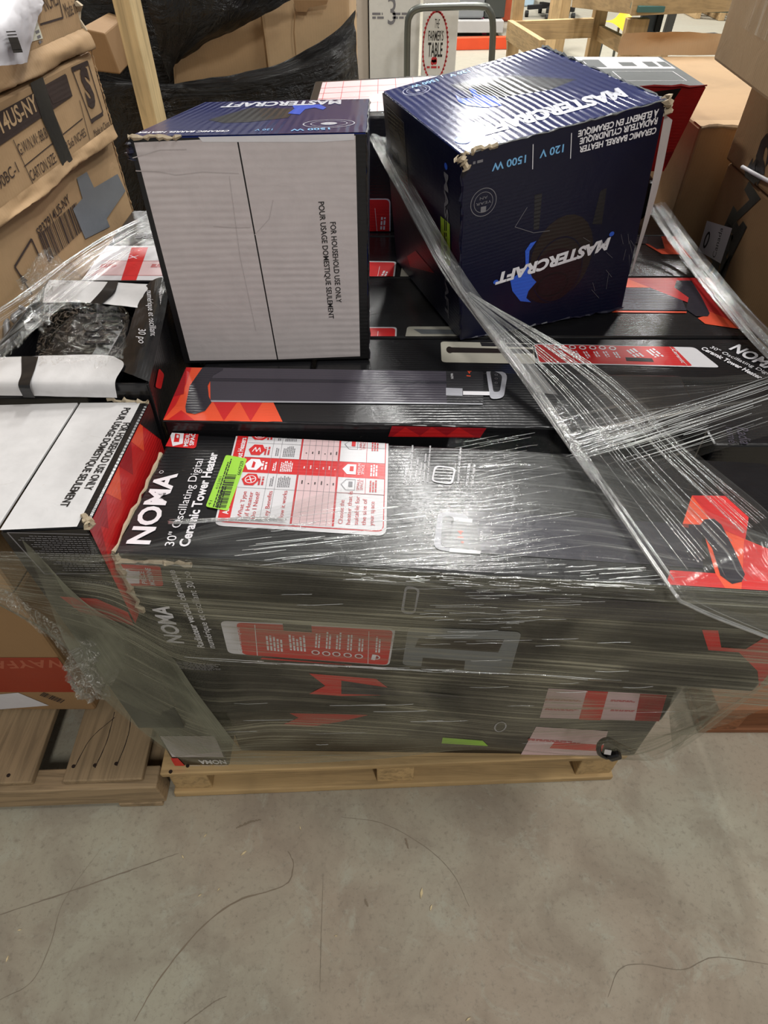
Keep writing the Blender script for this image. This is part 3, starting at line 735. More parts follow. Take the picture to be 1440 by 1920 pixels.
# ---- third: panel box
BY0 = 0.905; ZB = 0.835
bot, top = drop(rect4(-0.12, BY0, 0.695, 1.040, 0), 0.60), rect4(-0.12, BY0, 0.695, 1.040, ZB)
B = carton('heater_box', 'black heater box showing red feature panel and small room picture, behind the tower picture box', 'box', bot, top, BLACK, GB)
f = B['T'](); f.part('feature_panel')
f.rquad([(1010, 682), (1350, 690), (1302, 652), (1000, 645)], .008, WHITE, 1); f.rquad([(1012, 680), (1298, 687), (1262, 651), (1002, 647)], .004, RED, 2)
f.line((1288, 686), (1255, 651), .0012, CREAMP, 3, px=True); f.line((1079, 684), (1067, 649), .0008, INKW, 3, px=True)
for x, y in ((1045, 651), (1073, 652), (1092, 653), (1111, 653), (1129, 653), (1148, 654)):
    f.disc(f.px(x, y), .0065, .0065, INKW, 3); f.disc(f.px(x, y), .004, .004, RED2, 4); f.greek((x+5, y+7), (x+14, y+20), .0028, 2, INKW, 3)
for x in (1185, 1222): f.greek((x, 655), (x+22, 672), .004, 3, INKW, 3)
f.poly([(1172, 671), (1222, 673), (1226, 680), (1174, 678)], INKK, 3, px=True); f.text('Ceramic', (1258, 656), (1278, 682), .008, INKW, 4)
f.part('room_picture'); f.rquad([(828, 680), (1005, 683), (998, 645), (826, 641)], .008, CREAMP, 1); f.poly([(842, 652), (1000, 656), (1000, 664), (844, 662)], BROWNP, 2, px=True)
f.disc(f.px(843, 657), .006, .011, BROWNP, 3); f.poly([(900, 643), (998, 646), (998, 652), (903, 650)], BLACK2, 2, px=True)
f.part('title_print'); f.text('NOMA', (1366, 655), (1450, 700), .030, INKW, bold=.03)
f.text('30" Oscillating Digital', (1330, 653), (1452, 710), .010, INKW); f.text('Ceramic Tower Heater', (1313, 655), (1424, 712), .012, INKW, bold=.03)
f.build()
# ---- fourth and fifth: boxes with tower base at the far end
def tower_end(f, red, base, body):
    f.part('red_end_print'); f.poly(red, ORANGE, 1, px=True)
    n = len(red); f.poly([red[1], red[2], red[3], ((red[3][0]+red[0][0])/2+30, (red[3][1]+red[0][1])/2)], RED, 2, px=True)
    f.part('tower_picture'); f.poly(body, TOWER, 2, px=True); f.poly(base, TOWERD, 3, px=True)
bot, top = drop(rect4(-0.115, 1.046, 0.698, 1.283, 0), 0.60), rect4(-0.115, 1.046, 0.698, 1.283, ZB)
Cb = carton('heater_box', 'black heater box under the tilted blue box with tower base print on red end', 'box', bot, top, BLACK, GB)
f = Cb['T'](); tower_end(f, [(1165, 541), (1172, 522), (1336, 521), (1422, 622), (1322, 608), (1308, 597), (1330, 590), (1310, 545)],
    [(1268, 527), (1296, 527), (1313, 554), (1330, 588), (1327, 594), (1305, 594), (1286, 581), (1291, 559), (1264, 540)], [(900, 536), (1270, 541), (1287, 583), (905, 580)])
f.poly([(1100, 583), (1287, 585), (1287, 588), (1100, 586)], ORANGE, 3, px=True)
f.part('feature_panel'); f.rquad([(560, 660), (744, 660), (744, 614), (560, 614)], .008, WHITE, 1); f.rquad([(562, 660), (741, 660), (741, 616), (562, 616)], .008, RED, 2); f.line((708, 634), (709, 622), .001, INKW, 3, px=True)
f.part('room_picture'); f.rquad([(761, 660), (930, 660), (930, 613), (763, 613)], .008, CREAMP, 1); f.poly([(775, 618), (930, 620), (930, 628), (790, 627)], GREYP, 2, px=True); f.poly([(775, 632), (930, 632), (930, 640), (775, 640)], BLACK2, 2, px=True)
f.build()
bot, top = drop(rect4(-0.115, 1.288, 0.698, 1.494, 0), 0.60), rect4(-0.115, 1.288, 0.698, 1.494, ZB)
D = carton('heater_box', 'black heater box behind the tilted blue box, its red end under the film rope', 'box', bot, top, BLACK, GB)
f = D['T'](); tower_end(f, [(1190, 440), (1226, 424), (1256, 423), (1310, 492), (1280, 478), (1241, 477), (1215, 462)],
    [(1205, 430), (1230, 431), (1246, 467), (1232, 468), (1212, 456)], [(1000, 430), (1210, 431), (1216, 458), (1000, 456)])
f.part('feature_panel'); f.rquad([(560, 536), (740, 536), (743, 491), (565, 489)], .008, WHITE, 1); f.rquad([(562, 536), (737, 536), (740, 493), (567, 491)], .007, RED, 2)
f.disc(f.px(720, 529), .006, .009, INKW, 3); f.text('1', (718, 532), (718, 526), .008, RED2, 4); f.greek((716, 522), (723, 508), .004, 2, INKW, 3); f.line((708, 534), (712, 500), .001, INKW, 3, px=True)
f.part('room_picture'); f.poly([(751, 536), (778, 536), (768, 495), (755, 490)], CREAMP, 1, px=True); f.build()
# hidden support tiers
GH = 'black heater boxes in the lower tiers inside the pallet load'
for k, q in enumerate([rect4(-0.30, 0.818, 0.475, 0.90, 0), rect4(-0.12, BY0, 0.695, 1.04, 0), rect4(-0.115, 1.046, 0.698, 1.283, 0), rect4(-0.115, 1.288, 0.698, 1.494, 0), rect4(-0.115, 1.50, 0.698, 1.733, 0)]):
    for z0, z1 in ((0.136, 0.368), (0.369, 0.599)) + (((0.60, 0.835),) if k == 4 else ()) :
        carton('heater_box', 'black heater box in the lower tiers, hidden behind the front row', 'box', drop(q, z0), drop(q, z1 if k else z1+0.03 if z0 > 0.3 else z1), BLACK, GH)
q = rect4(-0.316, 0.915, -0.128, 1.70, 0)
for z0, z1 in ((0.136, 0.368), (0.369, 0.599), (0.60, ZB)): carton('heater_box', 'black heater box in the lower tiers, hidden behind the front row', 'box', drop(q, z0), drop(q, z1), BLACK, GH)

# ---- back boxes lying on top
zE = 1.072
bot, top = drop(rect4(-0.17, 1.52, 0.25, 1.84, 0), 0.837), [V3((-0.17, 1.52, zE)), V3((0.25, 1.52, zE+.012)), V3((0.25, 1.86, zE+.015)), V3((-0.17, 1.84, zE))]
E = carton('heater_box', 'black heater box with pink chart top showing behind the white ended box', 'box', bot, top, BLACK, 'heater boxes lying on top at the back')
f = E['T'](); f.part('comparison_chart'); f.rect(.02, .03, f.W-.02, f.H-.02, PINK, 1); f.rect(.02, .03, f.W-.02, .07, WHITE, 2)
for k in range(14): f.line((.03+k*.042, .03), (.03+k*.042, f.H-.02), .0014, INKR, 3)
for v in (.10, .15, .2, .25): f.line((.02, v), (f.W-.02, v), .002, INKR, 3)
f.build()
f = E['F'](); f.part('feature_panel'); f.rquad([(560, 451), (732, 451), (732, 372), (560, 372)], .01, WHITE, 1); f.rquad([(560, 450), (730, 450), (730, 374), (560, 374)], .01, RED, 2)
f.disc(f.px(719, 438), .006, .006, INKW, 3); f.text('1', (717, 442), (717, 434), .007, RED2, 4); f.greek((716, 430), (718, 405), .004, 2, INKW, 3); f.line((707, 440), (703, 390), .0008, INKW, 3, px=True); f.build()
bot = rect4(0.33, 1.63, 0.69, 1.93, 0.936); top = [V3((0.33, 1.60, 1.112)), V3((0.695, 1.60, 1.112)), V3((0.70, 1.93, 1.105)), V3((0.33, 1.93, 1.105))]
bot = [V3((0.33, 1.62, 0.936)), V3((0.665, 1.62, 0.936)), V3((0.69, 1.93, 0.936)), V3((0.33, 1.93, 0.936))]
G = carton('heater_box', 'red sided box with grey and white printed top, behind the tilted blue box', 'box', bot, top, RED2, 'heater boxes lying on top at the back')
f = G['T'](); f.fill(GREYP); f.part('end_print'); f.rect(.0, f.H*.55, f.W-.01, f.H-.004, WHITE, 1)
for q in ((.30, .62, .325, .72), (.335, .62, .355, .72), (.24, .64, .275, .70), (.16, .6, .2, .8)): f.rect(q[0], f.H*q[1], q[2], f.H*(q[3]+.08), GREYP, 2)
f.rect(.05, f.H*.68, .16, f.H*.71, GREYP, 2); f.rect(.05, f.H*.82, .17, f.H*.85, GREYP, 2)
f.path([(.2, .05), (.34, .05), (.34, .15), (.2, .15), (.2, .05)], .002, INKW, 2); f.greek((.205, .13), (.335, .13), .005, 8, INKG, 2); 
for k in range(4): f.line((.15+k*.012, .1), (.17+k*.012, .05), .002, INKW, 2)
f.build()
f = G['F'](); f.fill(RED); f.part('dark_patch'); f.poly([(1160, 180), (1278, 165), (1245, 215), (1180, 320), (1160, 320)], INKK, 1, px=True); f.poly([(1245, 285), (1310, 283), (1262, 315)], RED2, 1, px=True); f.build()
torn('worn_edge', top[0], top[1], .003, G['root'], RED2, 20)
GP = plain('black plastic', (14, 14, 15), 0.3, bump=0.05)
hb = thing('tower_heater', 'bare black heater base standing beside the tilted blue box under the red box', 'heater', (0.62, 1.68, 0.837))
hexa('heater_base', rect4(0.44, 1.56, 0.635, 1.80, 0.8375), [V3((0.45, 1.57, 0.932)), V3((0.645, 1.57, 0.932)), V3((0.645, 1.80, 0.932)), V3((0.45, 1.80, 0.932))], GP, hb, 0.022)
tube('cable_tie', [PD(1212, 402, 1.545), PD(1218, 392, 1.54), PD(1224, 391, 1.545), PD(1222, 397, 1.54), PD(1214, 404, 1.55)], .0028, plain('white nylon', (220, 216, 214), .4), hb)

# ---- right hand column (Q) and left hand column
bot, top = drop(rect4(0.50, 0.735, 0.735, 0.895, 0), 0.60), rect4(0.50, 0.735, 0.735, 0.895, 0.835)
Qx = carton('heater_box', 'upright black heater box under crossing film beside the front row', 'box', bot, top, BLACK, 'upright heater boxes at the sides of the load')
f = Qx['T'](); f.part('title_print'); f.text('Radiateur', (1380, 802), (1394, 860), .018, TOWER, bold=.01); f.text('numérique', (1360, 802), (1372, 860), .014, TOWER)
f.part('number_sticker'); f.poly([(1424, 836), (1434, 835), (1439, 859), (1427, 860)], INKW, 1, px=True); f.text('1272', (1430, 858), (1435, 840), .006, INKK, 3)
f.build()
bot = rect4(0.55, 0.74, 0.735, 0.895, 0.136); carton('heater_box', 'black heater box in the lower tiers, hidden behind the front row', 'box', bot, drop(bot, 0.599), BLACK, GH)

W_RF, W_RB = PZ(165, 989, 0.91), PZ(301, 745, 0.905)
bot = [V3((-0.436, 0.50, 0.3815)), V3((-0.352, 0.50, 0.3815)), V3((-0.349, 0.745, 0.3815)), V3((-0.436, 0.745, 0.3815))]
top = [V3((-0.448, 0.492, 0.908)), V3((W_RF.x-.001, W_RF.y, 0.91)), V3((-0.340, 0.748, 0.905)), V3((-0.440, 0.748, 0.904))]
W1 = carton('heater_box', 'upright heater box with dirty white top flaps and red side, at the front corner', 'box', bot, top, BLACK, 'upright heater boxes at the sides of the load')
fl_ = hexa('open_flap', [V3((-.585, .494, .900)), V3((-.452, .4925, .905)), V3((-.444, .748, .900)), V3((-.585, .748, .895))], [V3((-.585, .494, .904)), V3((-.452, .4925, .909)), V3((-.444, .748, .904)), V3((-.585, .748, .899))], FLAPD, W1['root'], .001)
f = W1['T'](); f.part('top_flap'); f.rect(.001, .0015, f.W-.012, f.H-.002, FLAPD, 0)
f.part('warning_text'); f.text('POUR USAGE DOMESTIQUE SEULEMENT', (233, 765), (112, 951), .0105, INKK, bold=.025); f.text('FOR HOUSEHOLD USE ONLY', (232, 793), (157, 920), .0105, INKK, bold=.025)
f.build()
f = W1['R'](); f.part('red_side_print'); f.rect(.001, f.H*.62, f.W-.001, f.H-.001, RED, 0)
for k in range(5): f.poly([(.01+k*.05, f.H-.002), (.06+k*.05, f.H-.002), (.035+k*.05, f.H-.04)], ORANGE if k % 2 else RED2, 1)
f.poly([(f.W-.05, f.H), (f.W, f.H), (f.W, f.H-.07)], INKK, 2); f.poly([(0, f.H), (.03, f.H), (0, f.H-.09)], RED2, 2); f.build()
f = W1['F'](); f.fill(BLACK); f.part('warning_panel')
f.path([(14, 998), (176, 1006), (216, 1078), (84, 1076), (14, 998)], .0016, INKG, 1, px=True)
for k in range(17): f.greek((165+k*2.8, 1011+k*3.85), (26+k*4.0, 1003+k*4.1), .0015, 1, INKG, 2)
f.text('AVERTISSEMENT !', (212, 1094), (152, 1090), .008, INKG, 2)
f.part('red_end_print'); f.poly([(112, 1118), (180, 1124), (262, 1150), (275, 1175), (150, 1148)], RED, 1, px=True); f.build()
torn('torn_edge', top[1]+V3((.004, 0, 0)), top[1]+V3((-.01, .02, .0)), .006, W1['root']); torn('worn_edge', top[2], top[2]+V3((-.06, 0.004, 0)), .004, W1['root'])

bot = rect4(-0.437, 0.532, -0.322, 1.34, 0.137)
L3 = carton('heater_box', 'bottom corner heater box turned end on, white flap hazed by film', 'box', bot, drop(bot, 0.379), BLACK, 'upright heater boxes at the sides of the load')
f = L3['F'](); f.part('end_flap'); f.rect(.006, .045, f.W-.004, f.H-.10, FLAP, 1); f.part('title_print'); f.text('NOMA', (f.W-.004, .030), (f.W-.06, .030), .02, INKW, 2, .03, px=False); f.text('Ceramic Tower Heater', (f.W-.004, .004), (.03, .004), .006, INKW, 2, px=False)
f.part('red_end_print'); f.poly([(.001, .001), (.022, .001), (.016, .04), (.001, .04)], RED, 2); f.build()
# open, torn box
ZV = 0.932
vf, vb = [(-0.60, .757), (-0.337, .757)], [(-0.60, 1.08), (-0.380, 1.08)]
Vr = thing('torn_heater_box', 'torn open black heater box with white flaps exposing a bagged heater', 'box', (-0.48, 0.92, 0.385), 'upright heater boxes at the sides of the load')
def wall4(name, a, b, t, z0, z1, mat):
    a, b = V3((a[0], a[1], 0)), V3((b[0], b[1], 0)); d = (b-a).normalized(); n = V3((-d.y, d.x, 0))*t
    q = [a, b, b+n, a+n]; return hexa(name, drop(q, z0), drop(q, z1), mat, Vr, .0015)
wall4('front_panel', vf[0], vf[1], .005, .385, ZV-.003, BLACK); wall4('side_panel', vf[1], vb[1], .005, .385, ZV-.003, BLACK)
wall4('back_panel', vb[1], vb[0], .005, .385, ZV-.003, BLACK); wall4('side_panel', vb[0], vf[0], .005, .385, ZV-.003, BLACK)
box('bottom_panel', -0.595, .763, .387, -0.385, 1.074, .392, KRAFTD, Vr)
# front flap: bent over, loose
e = lambda x, y, z: V3((x, y, z))
ff0 = PZ(213, 668, ZV); fl0 = PZ(212, 722, ZV+.003); fl1 = PZ(218, 747, .913)
ffl = sheet('front_flap', [[e(-.60, ff0.y, ZV-.002), e(-.5, ff0.y+.002, ZV), e(-.44, ff0.y, ZV+.003), e(ff0.x, ff0.y, ZV)],
                     [e(-.60, .80, ZV+.001), e(-.5, .80, ZV+.002), e(-.44, .80, ZV+.002), e(fl0.x, .80, ZV+.003)],
                     [e(-.60, .757, ZV+.002), e(-.5, .756, ZV+.002), e(-.44, .756, ZV+.001), e(fl0.x, .757, ZV+.003)],
                     [e(-.60, .751, .914), e(-.5, .750, .914), e(-.44, .749, .913), e(fl1.x, .748, .912)]], FLAPD, Vr, 40, 18, crump=.001)
TAPE = plain('black tape', (30, 30, 31), 0.25, bump=.1)
sheet('seam_tape', [[PZ(40, 668, ZV+.003), PZ(72, 668, ZV+.003)], [PZ(40, 700, ZV+.005), PZ(66, 690, ZV+.005)], [PZ(34, 722, ZV+.006), PZ(56, 722, ZV+.006)], [PD(44, 745, .7455), PD(66, 746, .7455)]], TAPE, ffl, 8, 16)
bfl = sheet('back_flap', [[PZ(80, 567, ZV), PZ(170, 568, ZV+.002), PZ(259, 577, ZV+.001)], [PZ(85, 540, ZV+.008), PZ(170, 540, ZV+.007), PZ(275, 545, ZV+.005)], [PZ(92, 525, ZV+.002), PZ(190, 528, ZV+.006), PZ(300, 534, ZV+.002)]], FLAPD, Vr, 30, 12, crump=.001)
sheet('seam_tape', [[PZ(168, 569, ZV+.004), PZ(190, 571, ZV+.004)], [PZ(190, 545, ZV+.011), PZ(214, 546, ZV+.011)], [PZ(203, 527, ZV+.008), PZ(222, 528, ZV+.008)]], TAPE, bfl, 6, 10)
sheet('side_flap', [[PZ(213, 690, ZV-.004), PZ(240, 626, ZV), PZ(262, 545, ZV+.002)], [e(-.362, .77, ZV+.004), e(-.372, .9, ZV+.01), e(-.40, 1.07, ZV+.006)], [e(-.336, .76, ZV), e(-.354, .92, ZV+.003), e(-.379, 1.075, ZV)]], BLACK, Vr, 30, 14, crump=.002)
f = Face(V3((-.402, .80, ZV+.011)), V3((-.338, .775, ZV+.009)), V3((-.382, 1.07, ZV+.012)), V3((-.43, 1.07, ZV+.010)), Vr); f.part('title_print')
f.text('Radiateur vertical céramique', (299, 546), (312, 650), .014, INKW, bold=.02); f.text('numérique et oscillant', (276, 548), (283, 632), .012, INKW); f.text('30 po', (260, 618), (260, 645), .013, INKW); f.build()
f = Face(V3((-.3365, .757, .84)), V3((-.3795, 1.08, .84)), V3((-.3795, 1.08, ZV)), V3((-.3365, .757, ZV)), Vr); f.part('size_badge'); f.rquad([(290, 726), (301, 730), (307, 702), (297, 690)], .008, RED, 1); f.build()
hv = thing('tower_heater', 'black heater lying inside the torn box, wrapped in clear plastic', 'heater', (-.47, .93, .393))
hexa('heater_body', rect4(-.53, .80, -.42, 1.05, .393), rect4(-.53, .80, -.42, 1.05, .85), GP, hv, .02)
hexa('heater_base', rect4(-.56, .79, -.41, 1.03, .852), rect4(-.545, .83, -.43, 1.0, .915), GP, hv, .025)
for k in range(5): box('vent_rib', -.475, .885+k*.022, .9150, -.435, .892+k*.022, .919, BLACK2, hv, .0008)
o = tube('wire_loop', [V3((-.475+.014*math.cos(a*1.05), .93+.014*math.sin(a*1.05), .921)) for a in range(7)], .0025, GP, hv)
tube('power_cord', [PZ(14, 640, .91), PZ(12, 590, .915), PZ(30, 575, .915), PZ(60, 590, .912), PZ(75, 605, .91), PZ(50, 612, .912), PZ(25, 598, .918), PZ(38, 585, .918)], .005, plain('grey cord', (96, 96, 98), .4), hv, 40)
BAG = film('clear bag film', .02, .12, (205, 205, 200), .07, 6, 30, .8, .6, crumple=.45)
bagt = thing('plastic_bag', 'crumpled clear plastic bag around the heater inside the torn box', 'plastic bag', (-.47, .9, .9))
sheet('bag_film', [[PZ(60, 690, ZV), PZ(130, 680, ZV+.012), PZ(230, 668, ZV+.01)], [PZ(70, 640, ZV+.02), PZ(140, 640, ZV+.03), PZ(236, 630, ZV+.02)], [PZ(75, 600, ZV+.02), PZ(150, 590, ZV+.03), PZ(225, 590, ZV+.015)], [PZ(85, 560, ZV+.01), PZ(150, 565, ZV+.018), PZ(220, 575, ZV+.012)]], BAG, bagt, 50, 40, crump=.009, cscale=26)
sheet('bag_tail', [[PZ(175, 690, ZV+.012), PZ(205, 680, ZV+.014), PZ(235, 640, ZV+.016), PZ(222, 575, ZV+.02)], [PZ(182, 662, ZV+.02), PZ(212, 650, ZV+.024), PZ(240, 615, ZV+.024), PZ(232, 572, ZV+.028)]], BAG, bagt, 50, 12, crump=.006, cscale=40)
sheet('bag_tail', [[PZ(0, 680, ZV+.01), PZ(45, 640, ZV+.016), PZ(80, 600, ZV+.02)], [PZ(0, 650, ZV+.02), PZ(40, 622, ZV+.024), PZ(75, 580, ZV+.026)]], BAG, bagt, 40, 12, crump=.006, cscale=40)
# box with pink chart behind the torn box
bot, top = rect4(-0.570, 1.095, -0.372, 1.48, 0.66), rect4(-0.570, 1.095, -0.372, 1.48, 0.90)
K = carton('heater_box', 'black heater box with pink and red chart lying behind the torn box', 'box', bot, top, BLACK, GB)
f = K['T'](); f.part('comparison_chart')
f.poly([(110, 562), (330, 562), (330, 462), (200, 462)], WHITE, 1, px=True); f.poly([(172, 516), (330, 518), (330, 490), (204, 490)], PINK, 2, px=True)
f.poly([(210, 564), (238, 564), (278, 465), (247, 465)], RED, 3, px=True); f.text('X', (240, 486), (258, 486), .014, INKW, 4)
for y in (490, 517): f.line((150, y), (330, y+1), .001, INKR, 4, px=True)
for x in (190, 285): f.greek((x, 498), (x+30, 498), .003, 3, INKR, 4)
f.part('grey_lines'); f.greek((256, 440), (330, 440), .004, 4, INKG, 2); f.build()
bot = rect4(-0.565, 1.10, -0.372, 1.70, 0.385)
carton('heater_box', 'black heater box in the lower tiers, hidden behind the front row', 'box', bot, drop(bot, 0.655), BLACK, GH)

# ================================================================== THE TWO BLUE HEATER BOXES ON TOP
GM = 'navy barrel heater boxes standing on the load'
b0, b1 = PZ(345, 682, .838), PZ(692, 673, .838); dx = (b1-b0).normalized(); nb = V3((-dx.y, dx.x, 0)); nf = dx.cross(V3((0, 0, 1)) + nb*.10).normalized()
t0, t1 = PP(238, 258, b0, nf), PP(688, 249, b0, nf)
tb0 = PD(384, 192, 1.315); nt_ = (t1-t0).cross(tb0-t0).normalized(); tb1 = PP(693, 186, t0, nt_)
bot = [b0, b1, b1+nb*.33, b0+nb*.33]; top = [t0, t1, tb1, tb0]
M1 = carton('barrel_heater_box', 'navy box standing upright with plain white end flaps facing out', 'box', bot, top, NAVY, GM, .003)
f = M1['F'](); f.fill(INKK, .0015); f.part('end_flap')
cL, cM0, cM1, cR = .012, f.px(444, 252), f.px(521, 676), .016
f.poly([(cL, .006), (cM1[0]-.0012, .004), (cM0[0]-.0012, f.H-.003), (cL-.004, f.H-.006)], FLAP, 1)
f.part('end_flap'); f.poly([(cM1[0]+.0010, .004), (f.W-cR, .006), (f.W-cR, f.H-.003), (cM0[0]+.0010, f.H-.003)], FLAP, 1)
f.part('warning_text'); f.text('FOR HOUSEHOLD USE ONLY', (619, 416), (631, 567), .0088, INKK, bold=.015); f.text('POUR USAGE DOMESTIQUE SEULEMENT', (597, 378), (617, 597), .0088, INKK, bold=.015)
f.part('flap_tape'); f.poly([(372, 256), (664, 250), (664, 262), (600, 266), (380, 266)], WHITE, 2, px=True)
CREASE = print_mat('flap crease', (178, 169, 168), .7, .3)
for pts in ([(254, 320), (300, 322), (330, 328), (380, 322), (448, 325)], [(245, 296), (270, 290), (300, 281), (350, 280)], [(400, 424), (440, 427), (470, 426)], [(478, 440), (505, 410), (512, 375)], [(430, 330), (450, 480), (480, 620)]):
    f.path(pts, .0013, CREASE, 2, px=True)
f.build()
f = M1['T'](True); f.fill(NAVY); f.part('brand_print')
f.text('MASTERCRAFT', (640, 189), (425, 195), .05, INKN, bold=.04)
f.poly([(540, 214), (552, 205), (548, 199), (566, 198), (600, 197), (612, 203), (606, 207), (590, 203), (572, 206), (562, 216)], BLUEN, 2, px=True)
f.ring(f.px(617, 233), .038, .036, .002, SILVER, 2); f.ring(f.px(617, 233), .027, .025, .0014, SILVER, 2); f.disc(f.px(617, 233), .012, .012, SILVER, 2)
f.text('1500 W', (618, 241), (545, 244), .016, LBLUE, bold=.02); f.text('120 V', (512, 243), (480, 244), .014, LBLUE); f.text('CERAMIC BARREL HEATER', (432, 246), (262, 249), .012, INKW, bold=.02)
f.part('heater_picture'); f.poly([(390, 226), (470, 203), (555, 205), (540, 222), (470, 230), (420, 232)], DARKN, 1, px=True); f.build()
f = M1['R'](); f.fill(NAVYD); f.build()
torn('torn_edge', top[0], top[0].lerp(top[1], .22), .004, M1['root']); torn('torn_edge', top[0]+V3((0, 0, -.004)), top[0].lerp(bot[0], .08), .006, M1['root'], NAVYD)
torn('worn_edge', top[1], bot[1], .0022, M1['root'], BLACK2, 30); torn('worn_edge', top[1], top[2], .002, M1['root'], GREYP, 20)

Fb = PZ(863, 637, .838); Ft = PD(865, 290, Fb.y-.004)
Rb = PZ(1166, 577, .842); nM = (Rb-Fb).cross(Ft-Fb).normalized(); Rt = PP(1250, 187, Fb, nM)
ed = V3((Rb.x-Fb.x, Rb.y-Fb.y, 0)).normalized(); pn = V3((-ed.y, ed.x, 0))
Lb = Fb + pn*.345; Lt = PD(717, 172, (Ft+pn*.35).y); Bt = PP(1018, 88, Ft, (Rt-Ft).cross(Lt-Ft).normalized()); Bb = Rb + pn*.345
bot, top = [Fb, Rb, V3((Bb.x, Bb.y, .842)), V3((Lb.x, Lb.y, .838))], [Ft, Rt, Bt, Lt]
M2 = carton('barrel_heater_box', 'tilted navy box with upside down white lettering and crushed corners', 'box', bot, top, NAVY, GM, .003)
f = M2['F'](); f.fill(NAVYD, .001); f.part('spec_print')
f.text('1500 W', (986, 290), (922, 307), .0115, LBLUE, bold=.02); f.text('120 V', (1057, 270), (1012, 282), .0115, LBLUE, bold=.02)
f.line((999, 270), (998, 317), .0012, INKW, 2, px=True); f.line((1071, 249), (1069, 297), .0012, INKW, 2, px=True)
f.text('CERAMIC BARREL HEATER', (1231, 238), (1086, 275), .0088, INKW, bold=.03); f.text('RADIATEUR CYLINDRIQUE', (1233, 220), (1087, 259), .0088, INKW, bold=.03); f.text('À ÉLÉMENT EN CÉRAMIQUE', (1235, 204), (1084, 245), .0088, INKW, bold=.03)
f.greek((905, 298), (885, 303), .004, 1, INKG)
f.part('warranty_badge'); c = f.px(906, 379); f.ring(c, .0225, .0225, .0011, INKG, 2); f.ring(c, .0165, .0165, .0009, INKG, 2)
f.text('1', (911, 386), (901, 388), .009, INKG, 3, .03); f.text('YEAR', (921, 374), (892, 381), .0045, INKG, 3); f.text('AN', (914, 366), (899, 370), .0045, INKG, 3)
f.part('heater_picture'); c = f.px(1052, 485); f.disc(c, .062, .075, BROWNP, 1); f.disc((c[0]-.012, c[1]-.03), .058, .05, DKRED, 2); f.ring((c[0]-.005, c[1]-.02), .05, .06, .002, NAVYD, 3)
f.disc((c[0]-.012, c[1]-.045), .03, .02, DKRED, 3); f.ring((c[0]-.012, c[1]-.045), .032, .022, .0015, INKK, 4)
f.path([(988, 388), (965, 425), (1000, 436), (1030, 432)], .0008, INKG, 3, px=True); f.poly([(1000, 430), (1002, 365), (1016, 362), (1010, 430)], BLACK2, 1, px=True); f.poly([(1110, 420), (1125, 358), (1137, 352), (1128, 420)], BLACK2, 1, px=True)
f.part('brand_print')
f.poly([(1005, 451), (992, 470), (990, 500), (997, 520), (1005, 528), (990, 545), (986, 558), (995, 566), (975, 564), (960, 545), (956, 525), (968, 515), (985, 505), (984, 470), (994, 455)], BLUE, 4, px=True)
f.text('MASTERCRAFT', (1144, 445), (932, 513), .0195, INKW, 6, .05, .28)
for q in ((1146, 438), (929, 528)): f.disc(f.px(*q), .005, .004, BLUE, 5)
f.part('scratches')
for k in range(16):
    x, y = random.uniform(1090, 1190), random.uniform(430, 560); f.line((x, y), (x+random.uniform(-14, 14), y+random.uniform(8, 34)), .0005, INKG, 6, px=True)
f.build()
f = M2['T'](True); f.fill(NAVY); f.part('brand_print')
f.text('MASTERCRAFT', (1160, 167), (900, 238), .040, INKN, 4, .05, .25)
f.poly([(879, 167), (890, 169), (896, 178), (927, 182), (941, 199), (910, 203), (877, 199), (860, 192), (854, 180), (863, 186), (890, 186)], BLUEN, 3, px=True)
f.disc(f.px(868, 264), .012, .016, BLUE, 3)
f.part('spec_print'); f.text('1500 W', (818, 149), (768, 163), .014, LBLUE, bold=.02); f.text('120 V', (877, 132), (840, 142), .014, LBLUE, bold=.02)
f.line((831, 146), (825, 141), .0012, INKW, 2, px=True); f.line((890, 133), (883, 127), .0012, INKW, 2, px=True)
f.text('CERAMIC BARREL HEATER', (965, 108), (904, 128), .009, INKW); f.text('RADIATEUR CYLINDRIQUE', (955, 106), (898, 124), .009, INKW); f.text('À ÉLÉMENT EN CÉRAMIQUE', (948, 104), (893, 121), .009, INKW)
c = f.px(781, 170); f.ring(c, .026, .026, .0014, SILVER, 2); f.ring(c, .019, .019, .001, SILVER, 2); f.text('1', (785, 168), (777, 170), .012, SILVER, 3)
f.part('heater_picture'); f.poly([(845, 160), (900, 150), (960, 142), (1080, 150), (1030, 170), (930, 185), (880, 178)], DARKN, 1, px=True)
f.build()
f = M2['L'](); f.fill(NAVYD, .001); f.part('arrow_panel')
f.poly([(724, 194), (757, 228), (770, 390), (742, 330)], BLACK2, 1, px=True)
f.path([(724, 196), (757, 230), (768, 380)], .001, INKG, 2, px=True)
for y in (232, 275): f.poly([(731, y), (745, y+16), (745, y+10), (752, y+32), (746, y+30), (745, y+24), (731, y+8)], INKK, 3, px=True)
f.part('brand_print'); f.text('MASTERCRAFT', (832, 322), (836, 590), .016, INKG, 3, .035); f.disc(f.px(835, 312), .006, .005, BLUE, 3)
f.part('price_sticker'); f.poly([(826, 405), (843, 420), (845, 500), (828, 488)], print_mat('shaded green sticker', (150, 178, 40), .5, .1), 4, px=True); f.greek((836, 415), (836, 485), .004, 2, INKK, 5)
f.part('red_end_print'); f.poly([(764, 480), (780, 470), (815, 512), (770, 500)], RED2, 2, px=True); f.build()
R2 = M2['root']
fv = [Rt + V3((.004, .002, -.02)), Rt + V3((.022, .01, -.03)), Rb.lerp(Rt, .22) + V3((.010, .01, 0)), Rb.lerp(Rt, .18) + V3((.003, .002, 0))]
mid = lambda a, b, t: a.lerp(b, t)
